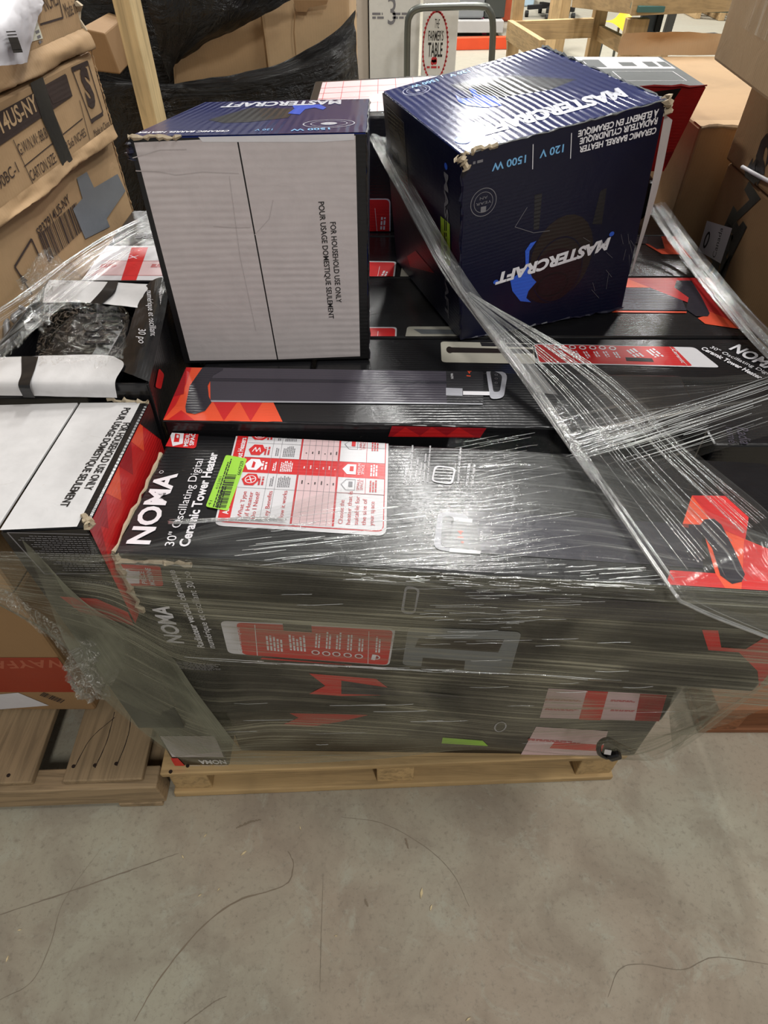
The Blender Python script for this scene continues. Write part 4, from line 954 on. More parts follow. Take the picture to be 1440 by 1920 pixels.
sheet('end_flap', [[fv[0], mid(fv[0], fv[3], .5) + V3((.004, 0, 0)), fv[3]], [fv[1], mid(fv[1], fv[2], .45) + V3((.006, 0, 0)), fv[2]]], FLAP, R2, 20, 4)
torn('torn_corner', Ft+V3((-.004, -.002, .0)), Ft+V3((.012, .0, -.02)), .007, R2); torn('torn_edge', Ft, Ft.lerp(Rt, .16), .005, R2); torn('torn_corner', Rt, Rt+V3((.01, .004, -.016)), .008, R2)
torn('worn_edge', Ft, Rt, .002, R2, GREYP, 40); torn('worn_edge', Ft, Fb, .003, R2, NAVYD, 30); torn('torn_edge', Bt, Rt, .0028, R2, GREYP, 40); torn('torn_edge', Bt, Bt.lerp(Rt, .3), .004, R2, GREYP, 16); torn('worn_edge', Fb, Rb, .003, R2, NAVYD, 30)

# ================================================================== BROWN CARTON STACKS
def sideface(z0, z1, ya, xa, yb, xb, out=0.0):
    return [V3((xa+out, ya, z0)), V3((xb+out, yb, z0))], [V3((xa+out, ya, z1)), V3((xb+out, yb, z1))]
def left_carton(z0, z1, out, label, mat=KRAFT, ya=0.66, yb=1.50):
    fx = lambda y: -0.57 - (1.5-y)*0.0896 + out
    bot = [V3((-1.15, ya, z0)), V3((fx(ya), ya, z0)), V3((fx(yb), yb, z0)), V3((-1.15, yb, z0))]
    j = lambda p: V3((p.x+random.uniform(-.004, .002), p.y, z1))
    return carton('brown_carton', label, 'carton', bot, [j(p) for p in bot], mat, 'brown cartons stacked beside the heaters', .006)
GREYT = plain('grey duct tape', (112, 116, 122), 0.35, bump=.15)
Ca = left_carton(1.198, 1.42, -.004, 'topmost brown carton of the lettered stack, white paper sheet hanging on it')
f = Ca['R'](True); f.part('carton_print')
f.text('Made in China', (124, 34), (160, 15), .022, KINK, 2); f.text('INCHES', (84, 22), (109, 8), .022, KINK, 2)
f.path([(74, 46), (117, 33), (108, -5)], .003, KINK, 2, px=True)
f.part('shipping_label'); f.poly([(28, 60), (66, 32), (79, 72), (45, 82)], print_mat('pale label', (222, 220, 200), .6, .1), 2, px=True); f.greek((66, 64), (74, 60), .004, 3, INKG, 3)
f.build()
sheet('hanging_paper', [[PP(-20, -20, V3((-.585, 1.2, 1.3)), V3((1, .09, 0))), PP(40, -20, V3((-.56, 1.2, 1.3)), V3((1, .09, 0))), PP(97, -8, V3((-.57, 1.2, 1.3)), V3((1, .09, 0)))],
      [PP(-20, 40, V3((-.56, 1.2, 1.3)), V3((1, .09, 0))), PP(25, 45, V3((-.55, 1.2, 1.3)), V3((1, .09, 0))), PP(72, 28, V3((-.565, 1.2, 1.3)), V3((1, .09, 0)))],
      [PP(-20, 125, V3((-.57, 1.2, 1.3)), V3((1, .09, 0))), PP(20, 122, V3((-.56, 1.2, 1.3)), V3((1, .09, 0))), PP(51, 117, V3((-.57, 1.2, 1.3)), V3((1, .09, 0)))]], plain('white paper', (226, 224, 228), .5, bump=.1, bscale=18), Ca['root'], 24, 24, crump=.004, cscale=14)
f2 = Face(PP(0, 110, V3((-.548, 1.2, 1.3)), V3((1, .09, 0))), PP(46, 108, V3((-.548, 1.2, 1.3)), V3((1, .09, 0))), PP(28, 50, V3((-.548, 1.2, 1.3)), V3((1, .09, 0))), PP(-16, 52, V3((-.548, 1.2, 1.3)), V3((1, .09, 0))), Ca['root'])
f2.part('paper_barcode')
for y, h in ((60, 1), (66, 1), (74, 3), (80, 3), (84, 2), (90, 4), (96, 3)): f2.line((10+(y-60)*.35, y), (28+(y-60)*.35, y-1), .0014*h, INKK, 2, px=True)
f2.build()
lip('crumpled_lip', Ca['bot'][1].lerp(Ca['bot'][2], .3), Ca['bot'][2], .03, .012, Ca['root'], KRAFT, (1, -.09, 0)); torn('torn_edge', Ca['bot'][2]+V3((0, 0, .02)), Ca['bot'][2]+V3((0, 0, .07)), .008, Ca['root'], TORN, 6)
Cs = left_carton(1.046, 1.192, 0.0, 'brown carton with a boxed letter and black tape, second in the lettered stack')
f = Cs['R'](True); f.part('carton_print')
f.path([(136, 128), (166, 115), (193, 210), (172, 230), (136, 128)], .0032, KINK, 2, px=True); f.line((136, 131), (166, 118), .007, KINK, 2, px=True); f.line((171, 227), (193, 213), .006, KINK, 2, px=True)
f.text('S', (166, 200), (181, 194), .062, KINK, 3, .05)
f.poly([(-10, 215), (126, 140), (137, 180), (-10, 280)], KINK, 1, px=True); f.text('SP37914US-NY', (-50, 286), (74, 205), .024, KRAFTL, 3, .02)
f.text('G.W/N.W: 88.8/', (38, 292), (92, 256), .017, KINK, 2); f.text('CARTON SIZE:', (60, 340), (107, 303), .017, KINK, 2); f.text('9.5x6 INCHES', (126, 282), (162, 254), .014, KINK, 2); f.text('390BC-1', (-6, 362), (36, 322), .017, KINK, 2); f.text('Made in China', (178, 257), (206, 236), .013, KINK, 2)
for a, b in (((-10, 445), (168, 268)), ((45, 312), (99, 268)), ((25, 262), (67, 358)), ((118, 252), (155, 222)), ((150, 188), (168, 262)), ((100, 208), (118, 252))): f.line(a, b, .0018, KINK, 2, px=True)
f.part('black_tape'); f.poly([(48, 128), (72, 115), (106, 225), (146, 330), (130, 345), (118, 315), (80, 225)], TAPE, 4, px=True); f.poly([(84, 160), (124, 138), (134, 180), (100, 195)], KINK, 3, px=True)
f.build()
lip('crumpled_lip', Cs['bot'][1].lerp(Cs['bot'][2], .3), Cs['bot'][2], .02, .008, Cs['root'], KRAFT, (1, -.09, 0)); torn('torn_edge', Cs['bot'][2], Cs['top'][2], .0014, Cs['root'], KRAFT, 40)
Cl = left_carton(0.862, 1.040, -.012, 'brown carton with barcode and grey tape patch, third in the lettered stack', yb=1.515)
f = Cl['R'](True); f.part('carton_print')
f.text('SP37914US-NY', (75, 446), (134, 378), .016, KINK, 2, .01); f.barcode((92, 492), (160, 428), .05, KINK, 2)
f.path([(60, 552), (28, 500), (60, 448), (74, 480)], .004, KINK, 2, px=True); f.poly([(36, 512), (52, 526), (42, 532)], KINK, 2, px=True)
f.part('grey_tape'); f.poly([(146, 334), (165, 322), (178, 352), (222, 326), (236, 358), (200, 410), (206, 425), (160, 448), (138, 392), (156, 372)], GREYT, 3, px=True)
f.build(); torn('torn_edge', Cl['bot'][2], Cl['top'][2], .0016, Cl['root'], KRAFT, 30)
Cd = left_carton(0.56, 0.858, 0.0, 'brown carton low in the lettered stack, mostly behind the film')
Cq = left_carton(0.127, 0.556, 0.0, 'brown carton with orange red band, bottom of the stack on the weathered pallet', KRAFTD)
f = Cq['F'](); f.part('orange_band'); f.rect(0.001, .085, f.W-.001, .225, print_mat('orange band', (150, 54, 32), .5, .2), 1)
f.text('WAYFAIR', (128, 1236), (-60, 1240), .03, print_mat('pale band print', (172, 92, 68), .5, .2), 2, .02)
f.part('shipping_label'); f.poly([(-10, 1330), (-10, 1302), (34, 1298), (92, 1322)], WHITE, 2, px=True); f.barcode((122, 1312), (84, 1298), .02, KINK, 2, n=12); f.build()

Rm = carton('brown_carton', 'tall brown carton with huge black letters behind the film rope', 'carton', rect4(0.80, 0.72, 1.45, 1.60, 0.131), rect4(0.80, 0.72, 1.45, 1.60, 0.963), KRAFTD, 'brown cartons stacked on the reddish pallet', .006)
f = Rm['L'](); f.part('carton_print')
f.text('Z', (1424, 378), (1403, 338), .10, INKK, 2, .05); f.text('M', (1398, 432), (1373, 392), .12, INKK, 2, .05); f.text('W', (1378, 500), (1350, 450), .10, INKK, 2, .05)
f.part('paper_label'); f.poly([(1325, 412), (1374, 428), (1352, 494), (1310, 470)], WHITE, 3, px=True); f.text('Canada', (1342, 484), (1357, 428), .018, INKK, 4); f.ring(f.px(1326, 450), .012, .02, .006, INKK, 4); f.build()
Ru = carton('brown_carton', 'brown carton with large black letters, second from top of the tall pair', 'carton', rect4(0.79, 0.72, 1.45, 1.60, 0.969), rect4(0.79, 0.72, 1.45, 1.60, 1.165), KRAFTD, 'brown cartons stacked on the reddish pallet', .006)
f = Ru['L'](); f.part('carton_print'); f.text('S', (1436, 322), (1420, 290), .10, INKK, 2, .05); f.text('S', (1456, 280), (1440, 242), .10, INKK, 2, .05); f.build()
tube('film_twist', [PP(1392, 313, V3((.785, 1, 1)), V3((1, 0, 0))), PP(1415, 326, V3((.782, 1, 1)), V3((1, 0, 0))), PP(1450, 344, V3((.785, 1, 1)), V3((1, 0, 0)))], .004, WHITE, Ru['root'])
Rt_ = carton('brown_carton', 'brown carton in streaky film overhanging at the very top of the tall pair', 'carton', [V3((.612, 0.80, 1.168)), V3((1.4, 0.80, 1.168)), V3((1.4, 1.55, 1.168)), V3((.668, 1.55, 1.168))], [V3((.612, 0.80, 1.62)), V3((1.4, 0.80, 1.62)), V3((1.4, 1.55, 1.62)), V3((.668, 1.55, 1.62))], KRAFTL, 'brown cartons stacked on the reddish pallet', .006)
rb_ = Rt_['bot']; rt_ = Rt_['top']; oo = V3((-.006, 0, 0))
sheet('film_cover', [[rt_[0]+oo, rb_[0]+V3((-.006, 0, .07))], [rt_[3]+oo, rb_[3]+V3((-.006, 0, .07))]], film('carton film', .08, .4, (205, 200, 188), .25, 2.5, 45, .45, .5), Rt_['root'], 30, 30)
R1 = carton('brown_carton', 'large brown carton standing between the red box and the tall lettered carton', 'carton', rect4(0.735, 1.66, 1.45, 2.42, 0.001), rect4(0.735, 1.66, 1.45, 2.42, 1.02), KRAFT, None, .006)
torn('worn_edge', R1['top'][0], R1['top'][1], .005, R1['root'], TORN, 40)
f = R1['T'](); f.part('paper_tape'); f.rect(.0, .0, f.W, .05, KRAFTL, 1); f.build()
sheet('open_flap', [[V3((.74, 2.425, 1.022)), V3((.9, 2.42, 1.022)), V3((1.1, 2.425, 1.022))], [V3((.74, 2.435, 1.05)), V3((.9, 2.44, 1.055)), V3((1.1, 2.43, 1.05))], [V3((.75, 2.44, 1.075)), V3((.9, 2.43, 1.08)), V3((1.1, 2.45, 1.07))]], KRAFT, R1['root'], 20, 8, crump=.006)

# ================================================================== BACKGROUND LOAD IN BLACK FILM
YB = 2.25
BF = None
def blackfilm():
    t = NT('black stretch film'); uv = t.coord('UV')
    a = t.noise(t.coord('UV', (5, 40, 1)), 1, 5, .65, 1.2); b = t.noise(uv, 14, 5, .65, 2.0)
    nm = t.bump(t.math('ADD', a, b), .9, .012)
    t.principled(t.mix(t.ramp(b, .5, .75, 0, .3), lin((16, 16, 17)), lin((70, 68, 66))), .26, nm, .5); return t.m
BF = blackfilm()
Lk = thing('wrapped_carton_load', 'load of brown cartons wrapped in black film behind the heater pallet', 'wrapped load', (-.45, 2.6, 0.0))
def kbox(name, q, depth, mat):
    t = [PD(x, y, YB) for x, y in q]; n = V3((0, depth, 0))
    return hexa(name, [t[3], t[2], t[2]+n, t[3]+n], [t[0], t[1], t[1]+n, t[0]+n], mat, Lk, .01)
kbox('carton', [(318, 20), (503, 20), (510, 230), (330, 240)], .6, KRAFT)
t_ = PD(655, 0, YB)
hexa('carton', [V3((PD(508, 100, YB).x, YB-.03, .25)), V3((PD(652, 100, YB).x, YB+.05, .25)), V3((-.1, 2.9, .25)), V3((-.4, 2.9, .25))], [V3((PD(490, 20, YB).x, YB-.03, 1.5)), V3((PD(655, 10, YB).x, YB+.05, 1.5)), V3((-.1, 2.9, 1.5)), V3((-.4, 2.9, 1.5))], KRAFTL, Lk, .008)
f = Face(PD(500, 128, YB-.035), PD(650, 100, YB+.03), PD(655, -10, YB+.03), PD(490, -10, YB-.035), Lk); f.part('torn_patch'); f.poly([(550, 0), (615, 0), (612, 8), (578, 14), (575, 22), (555, 22)], KRAFTD, 2, px=True); f.part('carton_seam'); f.path([(553, 20), (551, 60), (556, 122)], .003, KRAFTD, 2, px=True); f.build()
new_mesh('dark_gap_block', [PD(140, -20, YB+.12), PD(345, -20, YB+.12), PD(345, 220, YB+.12), PD(140, 240, YB+.12), PD(140, -20, YB+.5), PD(345, -20, YB+.5), PD(345, 220, YB+.5), PD(140, 240, YB+.5)], HEXF, BF, Lk, bevel=.01)  # dark gap beside the cartons, its darkness built as a black film block
sheet('black_film', [[PD(272, -15, YB-.05), PD(290, 50, YB-.05), PD(305, 110, YB-.04), PD(318, 150, YB-.03)], [PD(420, -15, YB-.10), PD(400, 40, YB-.10), PD(360, 85, YB-.07), PD(330, 118, YB-.04)], [PD(575, -15, YB-.06), PD(500, 22, YB-.07), PD(420, 62, YB-.06), PD(345, 108, YB-.03)]], BF, Lk, 50, 36, crump=.012, cscale=4, wr=.010, wscale=(2, 16))
sheet('black_film', [[PD(150, 126, YB-.12), PD(250, 152, YB-.13), PD(330, 156, YB-.08), PD(430, 143, YB-.08), PD(505, 128, YB-.09), PD(570, 98, YB-.08), PD(630, 58, YB-.05), PD(662, 18, YB+.0)],
                     [PD(155, 200, YB-.14), PD(250, 190, YB-.15), PD(330, 185, YB-.12), PD(430, 178, YB-.12), PD(520, 165, YB-.13), PD(590, 150, YB-.11), PD(640, 130, YB-.08), PD(668, 110, YB-.0)],
                     [PD(150, 470, YB-.06), PD(230, 430, YB-.10), PD(330, 400, YB-.1), PD(430, 330, YB-.1), PD(530, 330, YB-.1), PD(600, 330, YB-.1), PD(645, 330, YB-.08), PD(672, 330, YB+.0)]], BF, Lk, 90, 50, crump=.010, cscale=4, wr=.012, wscale=(1.5, 22))
kb = [V3((-1.0, 2.3, 0.02)), V3((-.12, 2.3, .02)), V3((-.12, 2.9, .02)), V3((-1.0, 2.9, .02))]
hexa('wrapped_base', kb, drop(kb, .80), BF, Lk, .02)
tq = [PD(x, y, 2.12) for x, y in ((160, 132), (226, 140), (196, 62), (150, 52))]; hexa('carton', [tq[0], tq[1], tq[1]+V3((-.02, .25, 0)), tq[0]+V3((0, .25, 0))], [tq[3], tq[2], tq[2]+V3((-.02, .25, 0)), tq[3]+V3((0, .25, 0))], KRAFTD, Lk, .004)
lz = wood('construction lumber', (226, 200, 150), 'z', .75)
st = beam('lumber_stud', V3((-.607, 1.90, 0.002)), V3((-.607, 1.90, 1.9)), .089, .040, lz, None, up=(1, 0, 0))
st['label'] = 'upright pale lumber stud standing before the black wrapped load'; st['category'] = 'lumber'

# ================================================================== FAR BACKGROUND
WC = print_mat('white appliance carton', (216, 213, 206), .5, .15); WCS = print_mat('cream carton side', (196, 184, 172), .5, .15)
def far_box(name, label, cat, xa, xb, Y, depth, z0, z1, mat, group=None):
    x0, x1 = PD(xa, 90, Y).x, PD(xb, 90, Y).x
    q = rect4(x0, Y, x1, Y+depth, z0); return carton(name, label, cat, q, drop(q, z1), mat, group, .008)
w1 = far_box('white_carton', 'tall white carton marked with a handwritten figure on the cart', 'carton', 693, 786, 5.25, .6, .24, 1.25, WC, 'white cartons on the platform cart')
f = w1['F'](); f.part('red_band'); f.poly([(698, 158), (786, 158), (786, 172), (698, 172)], RED2, 1, px=True); f.part('handwriting'); f.text('3', (727, 46), (742, 46), .15, INKG, 2, px=True); f.greek((698, 28), (724, 28), .012, 2, INKG, 2); f.greek((736, 28), (766, 28), .012, 2, INKG, 2); f.build()
w2 = far_box('white_carton', 'cream carton side with a handwritten figure beside the white carton', 'carton', 660, 691, 5.35, .5, .24, 1.25, WCS, 'white cartons on the platform cart')
f = w2['F'](); f.part('red_band'); f.poly([(671, 155), (689, 155), (689, 172), (671, 172)], RED2, 1, px=True); f.part('handwriting'); f.text('5', (661, 37), (670, 37), .09, INKG, 2); f.build()
xa, xb = PD(792, 90, 5.15), PD(856, 90, 5.15)
q = [V3((xa.x, 5.15, .24)), V3((xb.x, 5.15, .24)), V3((xb.x+.02, 5.45, .24)), V3((xa.x, 5.24, .24))]
q = rect4(xa.x, 5.15, xb.x, 5.24, .24)
w3 = carton('white_carton', 'white carton printed with a round red emblem behind the cart handle', 'carton', q, drop(q, 1.0), WC, 'white cartons on the platform cart', .006)
w3f = w3['F'](); w3f.part('round_emblem'); c = w3f.px(816, 88)
for k in range(44):
    a = 2*math.pi*k/44; w3f.disc((c[0]+.083*math.cos(a), c[1]+.188*math.sin(a)), .0075, .0075, INKR, 2, 8)
w3f.ring(c, .084, .189, .006, INKR, 2, 48)
w3f.text('THE', (814, 52), (823, 53), .05, INKK, 3); w3f.text('FARMER\'S', (803, 76), (831, 76), .055, INKK, 3, .01); w3f.text('TABLE', (802, 106), (829, 106), .08, INKK, 3, .02)
for dx_, dy_ in ((-5, 117), (0, 116), (-4, 112), (0, 112)): w3f.disc(w3f.px(816+dx_, dy_), .012, .016, INKR, 3, 12)
w3f.greek((800, 128), (830, 128), .012, 1, INKR, 3); w3f.build()
MET = plain('worn grey steel', (104, 106, 100), .35, .7); RUB = plain('black rubber', (22, 22, 22), .7)
ctl = thing('platform_cart', 'grey platform cart with looped steel handle holding the white cartons', 'cart', (.35, 5.4, 0))
hl = [PD(763, 260, 5.0), PD(763, 160, 5.0), PD(764, 60, 5.0), PD(768, 30, 5.0), PD(784, 16, 5.0), PD(820, 13, 5.0), PD(900, 12, 5.0), PD(917, 20, 5.0), PD(924, 45, 5.0), PD(922, 110, 5.0), PD(918, 200, 5.0)]
tube('cart_handle', [V3((hl[0].x, 5.0, .2))] + hl[1:-1] + [V3((hl[-1].x, 5.0, .2))], .021, MET, ctl, 70, 10)
box('cart_deck', -.25, 4.98, .19, .80, 6.0, .235, MET, ctl)
for x in (-.15, .7):
    for y in (5.1, 5.85):
        vs, fs = tube_data([V3((x-.02, y, .09)), V3((x+.02, y, .09))], .088, 16); new_mesh('cart_wheel', vs, fs, RUB, ctl, smooth=True)
        box('caster_fork', x-.03, y-.02, .13, x+.03, y+.02, .19, MET, ctl)
# wooden bench frame
PW2 = (206, 174, 128)
bw = {a: wood('bench lumber ' + a, PW2, a, .75) for a in 'xyz'}
bn = thing('wooden_bench_frame', 'open lumber workbench frame beyond the tilted blue box', 'bench', (2.0, 5.5, 0))
def post(px, Y, w, ztop, d=.09, name='bench_leg'):
    x = PD(px, 60, Y).x; return box(name, x-w/2, Y-d/2, 0.002, x+w/2, Y+d/2, ztop, bw['z'], bn)
def rail(p, q, w, h, m='x', name='bench_rail'): return beam(name, p, q, w, h, bw[m], bn)
post(965, 5.6, .075, 1.2); post(1118, 5.6, .085, .84); post(1190, 4.7, .13, .80, .06); post(1300, 4.7, .0, .8) if False else None
rail(PD(955, 58, 5.54), PD(1110, 52, 5.54), .04, .11); rail(PD(1122, 60, 5.6), PD(1190, 96, 4.75), .04, .085, 'y'); rail(PD(1196, 80, 4.75), PD(1245, 108, 4.3), .04, .09, 'y')
rail(PD(955, 56, 5.5), PD(1015, 96, 4.7), .04, .11, 'y'); rail(PD(1185, 8, 4.6), PD(1440, -4, 4.5), .05, .10); rail(PD(1080, -4, 5.6), PD(1192, 6, 4.7), .05, .10, 'y')
post(1034, 8.2, .10, 1.0, .1); post(1051, 8.4, .10, 1.0, .1)
rail(PD(960, 75, 5.5), PD(960, 120, 5.5), .07, .07, 'z', 'bench_block')
new_t = box('bench_top', PD(1185, 0, 4.7).x, 4.55, .845, PD(1430, 0, 4.7).x, 5.9, .875, plain('green bench top', (70, 110, 104), .5), bn)
# low orange beam
def flo(px, py): return PZ(px, py, 0.0)
ob = beam('steel_beam', flo(853, 93)+V3((0, 0, .055)), flo(956, 91)+V3((0, 0, .055)), .09, .105, plain('orange enamel', (226, 78, 36), .4), None)
ob['label'] = 'orange steel rack beam lying on the far floor beside the cart handle'; ob['category'] = 'beam'
db = beam('steel_bar', flo(1228, 90)+V3((0, 0, .05)), flo(1340, 83)+V3((0, 0, .05)), .12, .10, plain('dark steel', (62, 64, 66), .5, .3, bump=.2), None)
db['label'] = 'dark grey bar lying on the pale floor behind the red sided box'; db['category'] = 'bar'
gc = thing('storage_cabinet', 'grey plastic cabinet on a pale base beyond the cart handle', 'cabinet', (1.3, 9.6, 0))
x0, x1 = PD(858, 40, 9.3).x, PD(906, 40, 9.3).x
box('cabinet_body', x0, 9.3, .16, x1, 9.9, 1.2, plain('grey plastic', (128, 132, 134), .5), gc, .02); box('cabinet_base', x0-.1, 9.2, .04, PD(945, 40, 9.2).x, 9.95, .15, plain('pale base', (180, 178, 176), .6), gc)
box('cabinet_foot', x0, 9.3, .001, x1, 9.8, .04, RUB, gc)
box('cabinet_side', x1+.01, 9.35, .16, x1+.25, 9.9, 1.2, plain('dark cabinet', (58, 62, 58), .5), gc, .01)
pk = new_mesh('pink_cloth', [flo(880, 66)+V3((0, 0, z)) for z in (.001, .05)] + [flo(912, 65)+V3((0, 0, z)) for z in (.001, .12)] + [flo(895, 63)+V3((0, 0, z)) for z in (.001, .2)], [(0, 2, 4), (1, 5, 3), (0, 1, 3, 2), (2, 3, 5, 4), (4, 5, 1, 0)], plain('pink cloth', (206, 70, 118), .8, bump=.4), None)
pk['label'] = 'small crumpled pink cloth on the floor under the grey cabinet'; pk['category'] = 'cloth'
oj = box('orange_crate', PD(930, 30, 10.2).x, 10.2, .002, PD(962, 30, 10.2).x, 10.6, .75, plain('orange red plastic', (170, 72, 40), .45, vary=.6), None, .02)
oj['label'] = 'orange red crate standing on the far floor beside the bench leg'; oj['category'] = 'crate'
bb = hexa('storage_bin', rect4(PD(978, 15, 11.4).x, 11.4, PD(1000, 15, 11.4).x, 11.9, .002), rect4(PD(974, 15, 11.4).x, 11.4, PD(1004, 15, 11.4).x, 11.95, .45), plain('pale blue plastic', (168, 190, 204), .4), None, .02)
bb['label'] = 'pale blue storage bin on the far floor between bench legs'; bb['category'] = 'bin'
oc = thing('office_chair', 'black star base of an office chair on the far floor', 'chair', flo(1040, 40))
hub = flo(1032, 32) + V3((0, 0, .12))
for k in range(5):
    a = 2*math.pi*k/5 + .6; e_ = hub + V3((.32*math.cos(a), .32*math.sin(a), -.02)); arm_ = beam('base_arm', hub, e_, .05, .045, RUB, oc)
    vs, fs = tube_data([e_+V3((-.02, 0, -.065)), e_+V3((.02, 0, -.065))], .035, 12); new_mesh('caster', vs, fs, RUB, arm_)
tube('gas_column', [hub, hub+V3((0, 0, .35))], .03, RUB, oc, 4); box('seat', hub.x-.24, hub.y-.24, hub.z+.35, hub.x+.24, hub.y+.24, hub.z+.43, RUB, oc, .03)
ye = thing('yellow_chair', 'yellow moulded plastic chair seat behind the bench frame', 'chair', (PD(1155, 45, 6.6).x, 6.6, 0))
YEL = plain('yellow plastic', (240, 176, 20), .35)
sheet('seat_shell', [[PD(1128, 40, 6.6), PD(1150, 44, 6.6), PD(1172, 62, 6.5)], [PD(1150, 36, 6.8), PD(1165, 36, 6.8), PD(1182, 40, 6.8)], [PD(1164, 22, 6.95), PD(1175, 20, 6.95), PD(1186, 20, 6.95)]], YEL, ye, 16, 16)
for dx_ in (-.12, .12):
    for dy_ in (-.05, .25): tube('chair_leg', [ye.location+V3((dx_, dy_, .005)), ye.location+V3((dx_*.8, dy_*.9, .44))], .012, MET, ye, 4)
gb = thing('grey_panel_cart', 'dark grey panel with black grip standing behind the bench leg', 'cart', (PD(1220, 60, 5.6).x, 5.6, 0))
x0, x1 = PD(1198, 60, 5.6).x, PD(1232, 60, 5.6).x
box('panel', x0, 5.6, .002, x1, 5.66, .78, plain('slate plastic', (76, 84, 94), .5), gb, .01); beam('side_post', V3((x1+.05, 5.62, .002)), V3((x1+.09, 5.62, .85)), .05, .05, plain('grey post', (120, 120, 122), .5), gb, up=(1, 0, 0)); box('grip', x1-.03, 5.57, .6, x1+.01, 5.6, .78, RUB, gb)
tb = box('dark_tote', PD(1116, 100, 5.3).x, 5.1, .002, PD(1165, 100, 5.3).x, 5.45, .3, plain('dark tote plastic', (52, 54, 54), .6, bump=.3), None, .02)
tb['label'] = 'dark grey tote on the floor beneath the wooden bench frame'; tb['category'] = 'tote'
fp = thing('wooden_pallet', 'far wooden pallet standing on the pale floor near the top edge', 'pallet', flo(1340, 36))
b_ = flo(1300, 34); c_ = flo(1400, 42)
for k in range(4): beam('deck_board', b_+V3((0, .25*k, .13)), c_+V3((0, .25*k, .13)), .12, .025, bw['x'], fp)
for t_ in (.05, .5, .95):
    p_ = b_.lerp(c_, t_); beam('stringer', p_+V3((0, -.05, .06)), p_+V3((0, .85, .06)), .07, .115, bw['y'], fp)

# ================================================================== POWER PLUG POKING OUT
pl = thing('power_plug', 'black power cord plug with white tag poking through film near the floor', 'plug', PD(1150, 1410, .482))
tube('cord', [PD(1188, 1408, .490), PD(1165, 1400, .482), PD(1140, 1387, .480), PD(1124, 1395, .480), PD(1124, 1412, .480), PD(1138, 1420, .480)], .0045, GP, pl, 30)
beam('plug_body', PD(1140, 1418, .480), PD(1162, 1412, .480), .018, .02, GP, pl, bevel=.004)
hexa('white_tag', [PD(1132, 1414, .474), PD(1145, 1416, .474), PD(1145, 1416, .477), PD(1132, 1414, .477)], [PD(1134, 1405, .472), PD(1147, 1407, .472), PD(1147, 1407, .475), PD(1134, 1405, .475)], WHITE, pl, .0006)

# ================================================================== STRETCH FILM
SW = thing('stretch_wrap', 'clear streaky stretch film wound around the heater boxes on the pallet', 'stretch film', (0, .5, .14))
FR1 = film('front film', .33, .55, (136, 134, 114), .2, 1.3, 190, .25, .6, s0=.48)
FRC = film('layered film', .76, .15, (118, 119, 102), .3, 1.5, 160, .12, .3, s0=.5)
FR2 = film('top film', .02, .6, (190, 192, 188), .10, 2.6, 120, .6, .55, s0=.60)
FR3 = film('top haze film', .10, .22, (150, 152, 146), .25, 1.8, 190, .12, .4, s0=.5)
FAN = film('fan film', .07, .95, (205, 207, 205), .12, 1.0, 95, .6, .7, s0=.575)
ROPE = film('rope film', .38, .62, (200, 202, 202), .16, 3, 260, .55, .9)
CRU = film('crumpled film', .28, .35, (178, 178, 166), .10, 4, 40, .6, 1.0, crumple=1.0)
fd = (F_FR-F_FL).normalized(); fn = V3((-fd.y, fd.x, 0)); FLen = (F_FR-F_FL).length
def FE(px, z, off):     # on the front row's front plane, at the picture column px of its top edge
    n = -fn; p = PP(px, 1040+(px-212)*.06, F_FL, n); s = (p-F_FL).dot(fd)
    q = F_FL + fd*s - fn*off; return V3((q.x, q.y, z))
zt = ZT+.004
rows = [
 [PD(-120, 1000, .488), PD(30, 1000, .486), PD(168, 1006, .487), FE(250, zt, -.012), PZ(430, 972, zt), PZ(700, 900, zt), PZ(900, 845, zt+.004), PZ(1130, 870, zt+.004), PZ(1330, 960, zt), PZ(1480, 1020, zt)],
 [PD(-120, 1030, .484), PD(40, 1035, .482), PD(172, 1040, .483), FE(245, zt, .004), FE(430, zt, .003), FE(700, zt+.001, .004), FE(900, zt+.001, .005), FE(1130, zt+.001, .004), FE(1330, zt, .004), FE(1620, zt, .004)],
 [PD(-120, 1055, .484), PD(50, 1065, .481), PD(180, 1075, .482), FE(250, ZT-.03, .010), FE(430, ZT-.03, .010), FE(700, ZT-.03, .010), FE(900, ZT-.03, .010), FE(1130, ZT-.03, .010), FE(1330, ZT-.03, .010), FE(1620, ZT-.03, .010)],
 [PD(-100, 1090, .486), PD(60, 1130, .484), PD(205, 1160, .486), FE(265, .63, .010), FE(430, .62, .009), FE(700, .62, .009), FE(900, .62, .009), FE(1130, .62, .009), FE(1330, .62, .010), FE(1620, .62, .012)],
 [PD(-80, 1095, .490), PD(80, 1180, .488), PD(230, 1290, .490), FE(250, .36, .002), FE(430, .36, -.014), FE(700, .37, -.014), FE(900, .37, -.014), FE(1130, .37, -.012), FE(1330, .42, -.008), FE(1490, .48, .006)],
 [PD(-60, 1100, .50), PD(110, 1200, .50), PD(206, 1312, .505), PD(330, 1420, .520), PD(480, 1434, .522), PD(700, 1424, .522), PD(900, 1406, .525), PD(1160, 1424, .505), PD(1262, 1412, .49), PD(1450, 1272, .47)],
]
sheet('top_haze', [rows[0][2:], [a.lerp(b, .5) for a, b in zip(rows[0][2:], rows[1][2:])], rows[1][2:]], FR3, SW, 90, 40, wr=.0015, wscale=(2.5, 55))
sheet('front_sheet', rows[1:], FR1, SW, 120, 80, wr=.0018, wscale=(2.5, 55))
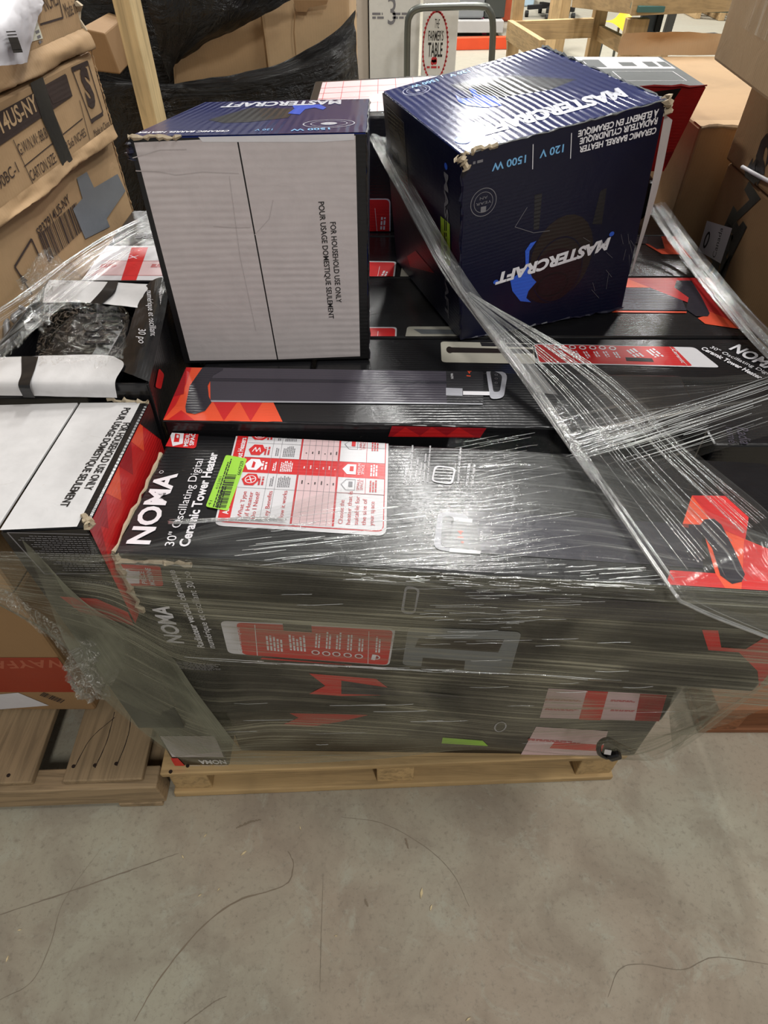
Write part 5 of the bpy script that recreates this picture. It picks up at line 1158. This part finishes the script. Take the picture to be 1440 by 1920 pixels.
sheet('corner_sheet', [[PD(40, 1010, .476), PD(85, 1110, .472), PD(125, 1210, .474), PD(196, 1312, .478), PD(330, 1420, .486)], [PD(90, 1060, .474), PD(160, 1140, .472), PD(225, 1200, .474), PD(290, 1290, .478), PD(390, 1412, .486)], [PD(120, 1110, .474), PD(215, 1165, .474), PD(312, 1222, .478), PD(370, 1300, .482), PD(452, 1408, .488)]], FRC, SW, 60, 40, wr=.001, wscale=(2, 40))
# second clinging layer over the front row's top, where it shines
sheet('top_sheet', [[PZ(845, 810, zt+.004), PZ(1000, 800, zt+.008), PZ(1150, 830, zt+.01), PZ(1300, 880, zt+.008)], [PZ(800, 960, zt+.004), PZ(960, 950, zt+.010), PZ(1130, 960, zt+.012), PZ(1300, 1000, zt+.008)], [FE(700, zt+.004, -.006), FE(900, zt+.006, -.006), FE(1130, zt+.006, -.006), FE(1300, zt+.005, -.006)]], FR2, SW, 70, 60, wr=.0035, wscale=(3, 38))
def FP(px, py, off): return PP(px, py, F_FL - fn*off, -fn)
# the diagonal fan from the tight rope
L_ = [PD(700, 262, 1.42), PD(745, 340, 1.25), PD(800, 440, 1.08), PD(868, 552, .985), PZ(1010, 742, .890), PZ(1118, 898, .866), PZ(1252, 1094, .858), FP(1300, 1138, .016), FP(1460, 1202, .018)]
def shift(P, offs): return [p + V3(o) for p, o in zip(P, offs)]
Rr = [PD(712, 258, 1.42), PD(757, 338, 1.25), PD(812, 436, 1.08), PD(882, 548, .985), PZ(1130, 690, .905), PZ(1290, 835, .885), PZ(1445, 965, .872), PZ(1475, 1030, .864), FP(1520, 1130, .018)]
Mm = [a.lerp(b, .5) + V3((0, 0, .004)) for a, b in zip(L_, Rr)]
sheet('fan_sheet', [L_, Mm, Rr], FAN, SW, 110, 60, wr=.003, wscale=(1.5, 60))
# rope strands
def strands(name, P, n, spread, r, mat, m=70, fan=None):
    vs, fs = [], []; base = spline(P, m); fanp = spline(fan, m) if fan else None
    for k in range(n):
        ph = random.uniform(0, 6.28); rr = spread*math.sqrt(random.random()); w = random.uniform(1.5, 4); t = random.random()
        path = []
        for i, p in enumerate(base):
            a = ph + w*i/m*2; q = p if fanp is None else p.lerp(fanp[i], t)
            path.append(q + V3((rr*math.cos(a), rr*math.sin(a)*.6, rr*math.sin(a)*.6)))
        tube_data(path, r*random.uniform(.5, 1.2), 4, vs, fs)
    o = new_mesh(name, vs, fs, mat, SW, smooth=True); o['kind'] = 'stuff'; return o
STR = film('film strand', .45, .45, (212, 214, 214), .12, 40, 900, .65, .3)
Tr = L_[:5]; Tl = L_[3:]
sheet('rope_sheet', [[p + V3((-.010, 0, .004)) for p in L_[:5]], [p + V3((0, -.008, .012)) for p in L_[:5]], [p + V3((.012, 0, .0)) for p in Rr[:4]] + [L_[4] + V3((.03, 0, .0))]], ROPE, SW, 60, 20, wr=.003, wscale=(2, 120))
strands('film_strands', L_[:6], 16, .009, .0016, STR, 60)
strands('film_rim', L_[3:], 7, .003, .0014, STR, 70)
strands('film_strands', L_[3:7], 26, .001, .0007, STR, 50, fan=Rr[3:7])
# sheet sweeping to the side over the upright box
sheet('side_sheet', [[PZ(1030, 762, .886), PZ(1090, 732, .893), PZ(1160, 702, .896), PZ(1330, 706, .894), PZ(1480, 690, .89)], [PZ(1048, 800, .884), PZ(1110, 783, .89), PZ(1200, 765, .892), PZ(1330, 745, .89), PZ(1490, 720, .886)], [PZ(1080, 858, .868), PZ(1150, 840, .874), PZ(1250, 810, .876), PZ(1360, 790, .874), PZ(1500, 760, .87)]], film('side film', .07, .95, (190, 190, 184), .12, 1.0, 85, .65, .7, s0=.55), SW, 70, 40, wr=.003, wscale=(2, 45))
sheet('side_sheet', [[PZ(1085, 845, .872), PZ(1250, 800, .876), PZ(1500, 735, .876)], [PZ(1200, 900, .868), PZ(1330, 850, .868), PZ(1500, 800, .868)]], film('side film two', .06, .8, (190, 190, 184), .12, 1.0, 90, .65, .7, s0=.55), SW, 50, 24, wr=.002, wscale=(2, 60))
# rope over the far ends of the boxes
Pr = [PZ(1236, 388, .90), PZ(1290, 465, .865), PZ(1345, 535, .858), PZ(1400, 600, .856), PZ(1470, 672, .85)]
strands('film_strands', Pr, 18, .008, .002, STR, 50); strands('film_strands', [p + V3((-.022, -.01, .002)) for p in Pr], 10, .008, .0016, STR, 50)
sheet('edge_sheet', [[p + V3((.016, .01, .006)) for p in Pr], [p + V3((0, 0, .010)) for p in Pr], [p + V3((-.035, -.012, .004)) for p in Pr]], ROPE, SW, 50, 20, wr=.003, wscale=(3, 90))
# film band on the other side, up to the white ended box
La = [PZ(-20, 600, .965), PZ(60, 548, .97), PZ(150, 480, .96), PZ(235, 430, .95), PZ(300, 398, .945)]
Lb_ = [PZ(-20, 690, .95), PZ(75, 610, .955), PZ(170, 530, .94), PZ(260, 470, .925), PZ(318, 440, .92)]
sheet('side_band', [La, [a.lerp(b, .5)+V3((0, 0, .006)) for a, b in zip(La, Lb_)], Lb_], film('band film', .16, .55, (208, 208, 204), .14, 1.5, 90, .6, .8), SW, 60, 34, wr=.003, wscale=(2, 60))
strands('film_strands', [p + V3((0, 0, .004)) for p in La], 5, .004, .0012, STR, 40); strands('film_strands', La, 8, .001, .0006, STR, 40, fan=Lb_)
sheet('loose_film', [[PZ(30, 530, .97), PZ(90, 470, .97), PZ(130, 500, .97)], [PZ(60, 580, .965), PZ(110, 540, .965), PZ(160, 520, .96)]], CRU, SW, 30, 20, crump=.01, cscale=20)
# film against the inner side of the upright boxes, and loose crumples
sheet('crumpled_edge', [[PD(-30, 1085, .478), PD(40, 1120, .478), PD(110, 1175, .48), PD(160, 1215, .485), PD(230, 1250, .487)], [PD(-30, 1110, .472), PD(30, 1150, .470), PD(95, 1200, .474), PD(135, 1240, .478), PD(205, 1290, .486)]], CRU, SW, 60, 20, crump=.006, cscale=30)
sheet('crumpled_tail', [[PD(128, 1205, .478), PD(160, 1195, .474), PD(205, 1215, .484)], [PD(124, 1245, .474), PD(160, 1240, .462), PD(208, 1250, .482)], [PD(128, 1285, .476), PD(160, 1285, .460), PD(206, 1285, .482)], [PD(155, 1310, .482), PD(175, 1318, .470), PD(203, 1312, .484)]], CRU, SW, 44, 50, crump=.012, cscale=34)
sheet('crumpled_corner', [[PD(1270, 1290, .455), PD(1330, 1265, .452), PD(1450, 1215, .45)], [PD(1255, 1330, .46), PD(1340, 1310, .456), PD(1450, 1275, .455)], [PD(1262, 1412, .488), PD(1330, 1350, .478), PD(1452, 1272, .468)]], film('corner film', .50, .4, (140, 139, 122), .2, 3, 60, .4, .8, crumple=.35), SW, 44, 30, crump=.004, cscale=24)
def glint_ridges(name, segs, r, wob=.0012):
    vs, fs = [], []
    for P in segs:
        ph = random.uniform(0, 9)
        path = [p + V3((0, 0, wob*mnoise.noise(V3((i*.35+ph, ph, 0))))) for i, p in enumerate(spline(P, 9))]
        tube_data(path, r*random.uniform(.4, 1.2), 4, vs, fs)
    o = new_mesh(name, vs, fs, GL, SW, smooth=True); o['kind'] = 'stuff'; return o
GL = film('film glint ridge', .75, .2, (226, 228, 228), .12, 40, 900, .5, .2)  # raised film wrinkles whose white glints are put into a pale colour
U = random.uniform
seg = []
for k in range(46):
    y = U(826, 1052); x = U(870, 940) + (y-940)*.28; L = U(40, 150); sl = -.16 + (y-940)*.0003
    seg.append([PZ(x, y, zt+.010), PZ(x+L*.5, y+sl*L*.5+U(-1, 1), zt+.013), PZ(x+L, y+sl*L, zt+.010)])
for k in range(95):
    y = U(1046, 1092); x = U(640, 1180); L = U(15, 110); y += (x-700)*.04
    seg.append([FP(x, y, .0125), FP(x+L*.5, y+L*.02+U(-1.5, 1.5), .013), FP(x+L, y+L*.05, .0125)] if y > 1066+(x-700)*.055 else [PZ(x, y, zt+.007), PZ(x+L*.5, y-L*.03, zt+.008), PZ(x+L, y-L*.07, zt+.007)])
for k in range(40):
    y = U(960, 1060); x = U(420, 760); L = U(40, 190)
    seg.append([PZ(x, y, zt+.005), PZ(x+L*.5, y-L*.05, zt+.006), PZ(x+L, y-L*.11, zt+.005)])
glint_ridges('film_glint_ridges', seg, .00055)
seg = []
for k in range(75):
    x = U(760, 1060) if k % 3 else U(420, 1200); y = U(1100, 1215) if k % 3 else U(1100, 1400); L = U(20, 110)
    seg.append([FP(x, y, .0125), FP(x+L*.5, y+U(-1, 1), .013), FP(x+L, y-L*.02, .0125)])
for k in range(30):
    x = U(300, 1100); L = U(60, 160); y = 1232 + (x-300)*.05
    seg.append([FP(x, y+U(-3, 3), .0125), FP(x+L, y+L*.05+U(-3, 3), .0125)])
glint_ridges('film_glint_ridges', seg, .0004)
seg = []
for k in range(34):
    x = U(1060, 1140); y = 850-(x-1040)*.3+U(-22, 30); L = U(60, 230)
    seg.append([PZ(x, y, .893), PZ(x+L*.5, y-L*.14+U(-2, 2), .899), PZ(x+L, y-L*.31, .897)])
for k in range(26):
    x = U(1150, 1300); y = 860-(x-1150)*.3+U(-70, 20); L = U(100, 260)
    seg.append([PZ(x, y, .893), PZ(x+L*.5, y-L*.15, .896), PZ(x+L, y-L*.32, .895)])
glint_ridges('film_glint_ridges', seg, .0006)
# torn film glint ridge on the front corner
strands('film_ridge', [FE(300, zt+.004, -.05), FE(430, zt+.006, -.06), FE(520, zt+.006, -.062)], 9, .004, .0008, STR, 24)
# film over the box at the back
sheet('back_film', [[PZ(590, 232, 1.085), PZ(690, 226, 1.085), PZ(760, 215, 1.085)], [PZ(600, 180, 1.09), PZ(690, 176, 1.09), PZ(760, 165, 1.09)]], FR2, SW, 30, 20, wr=.004, wscale=(2, 30))
print('objects', len(bpy.data.objects), 'tris', sum(len(o.data.polygons) for o in bpy.data.objects if o.type == 'MESH'))
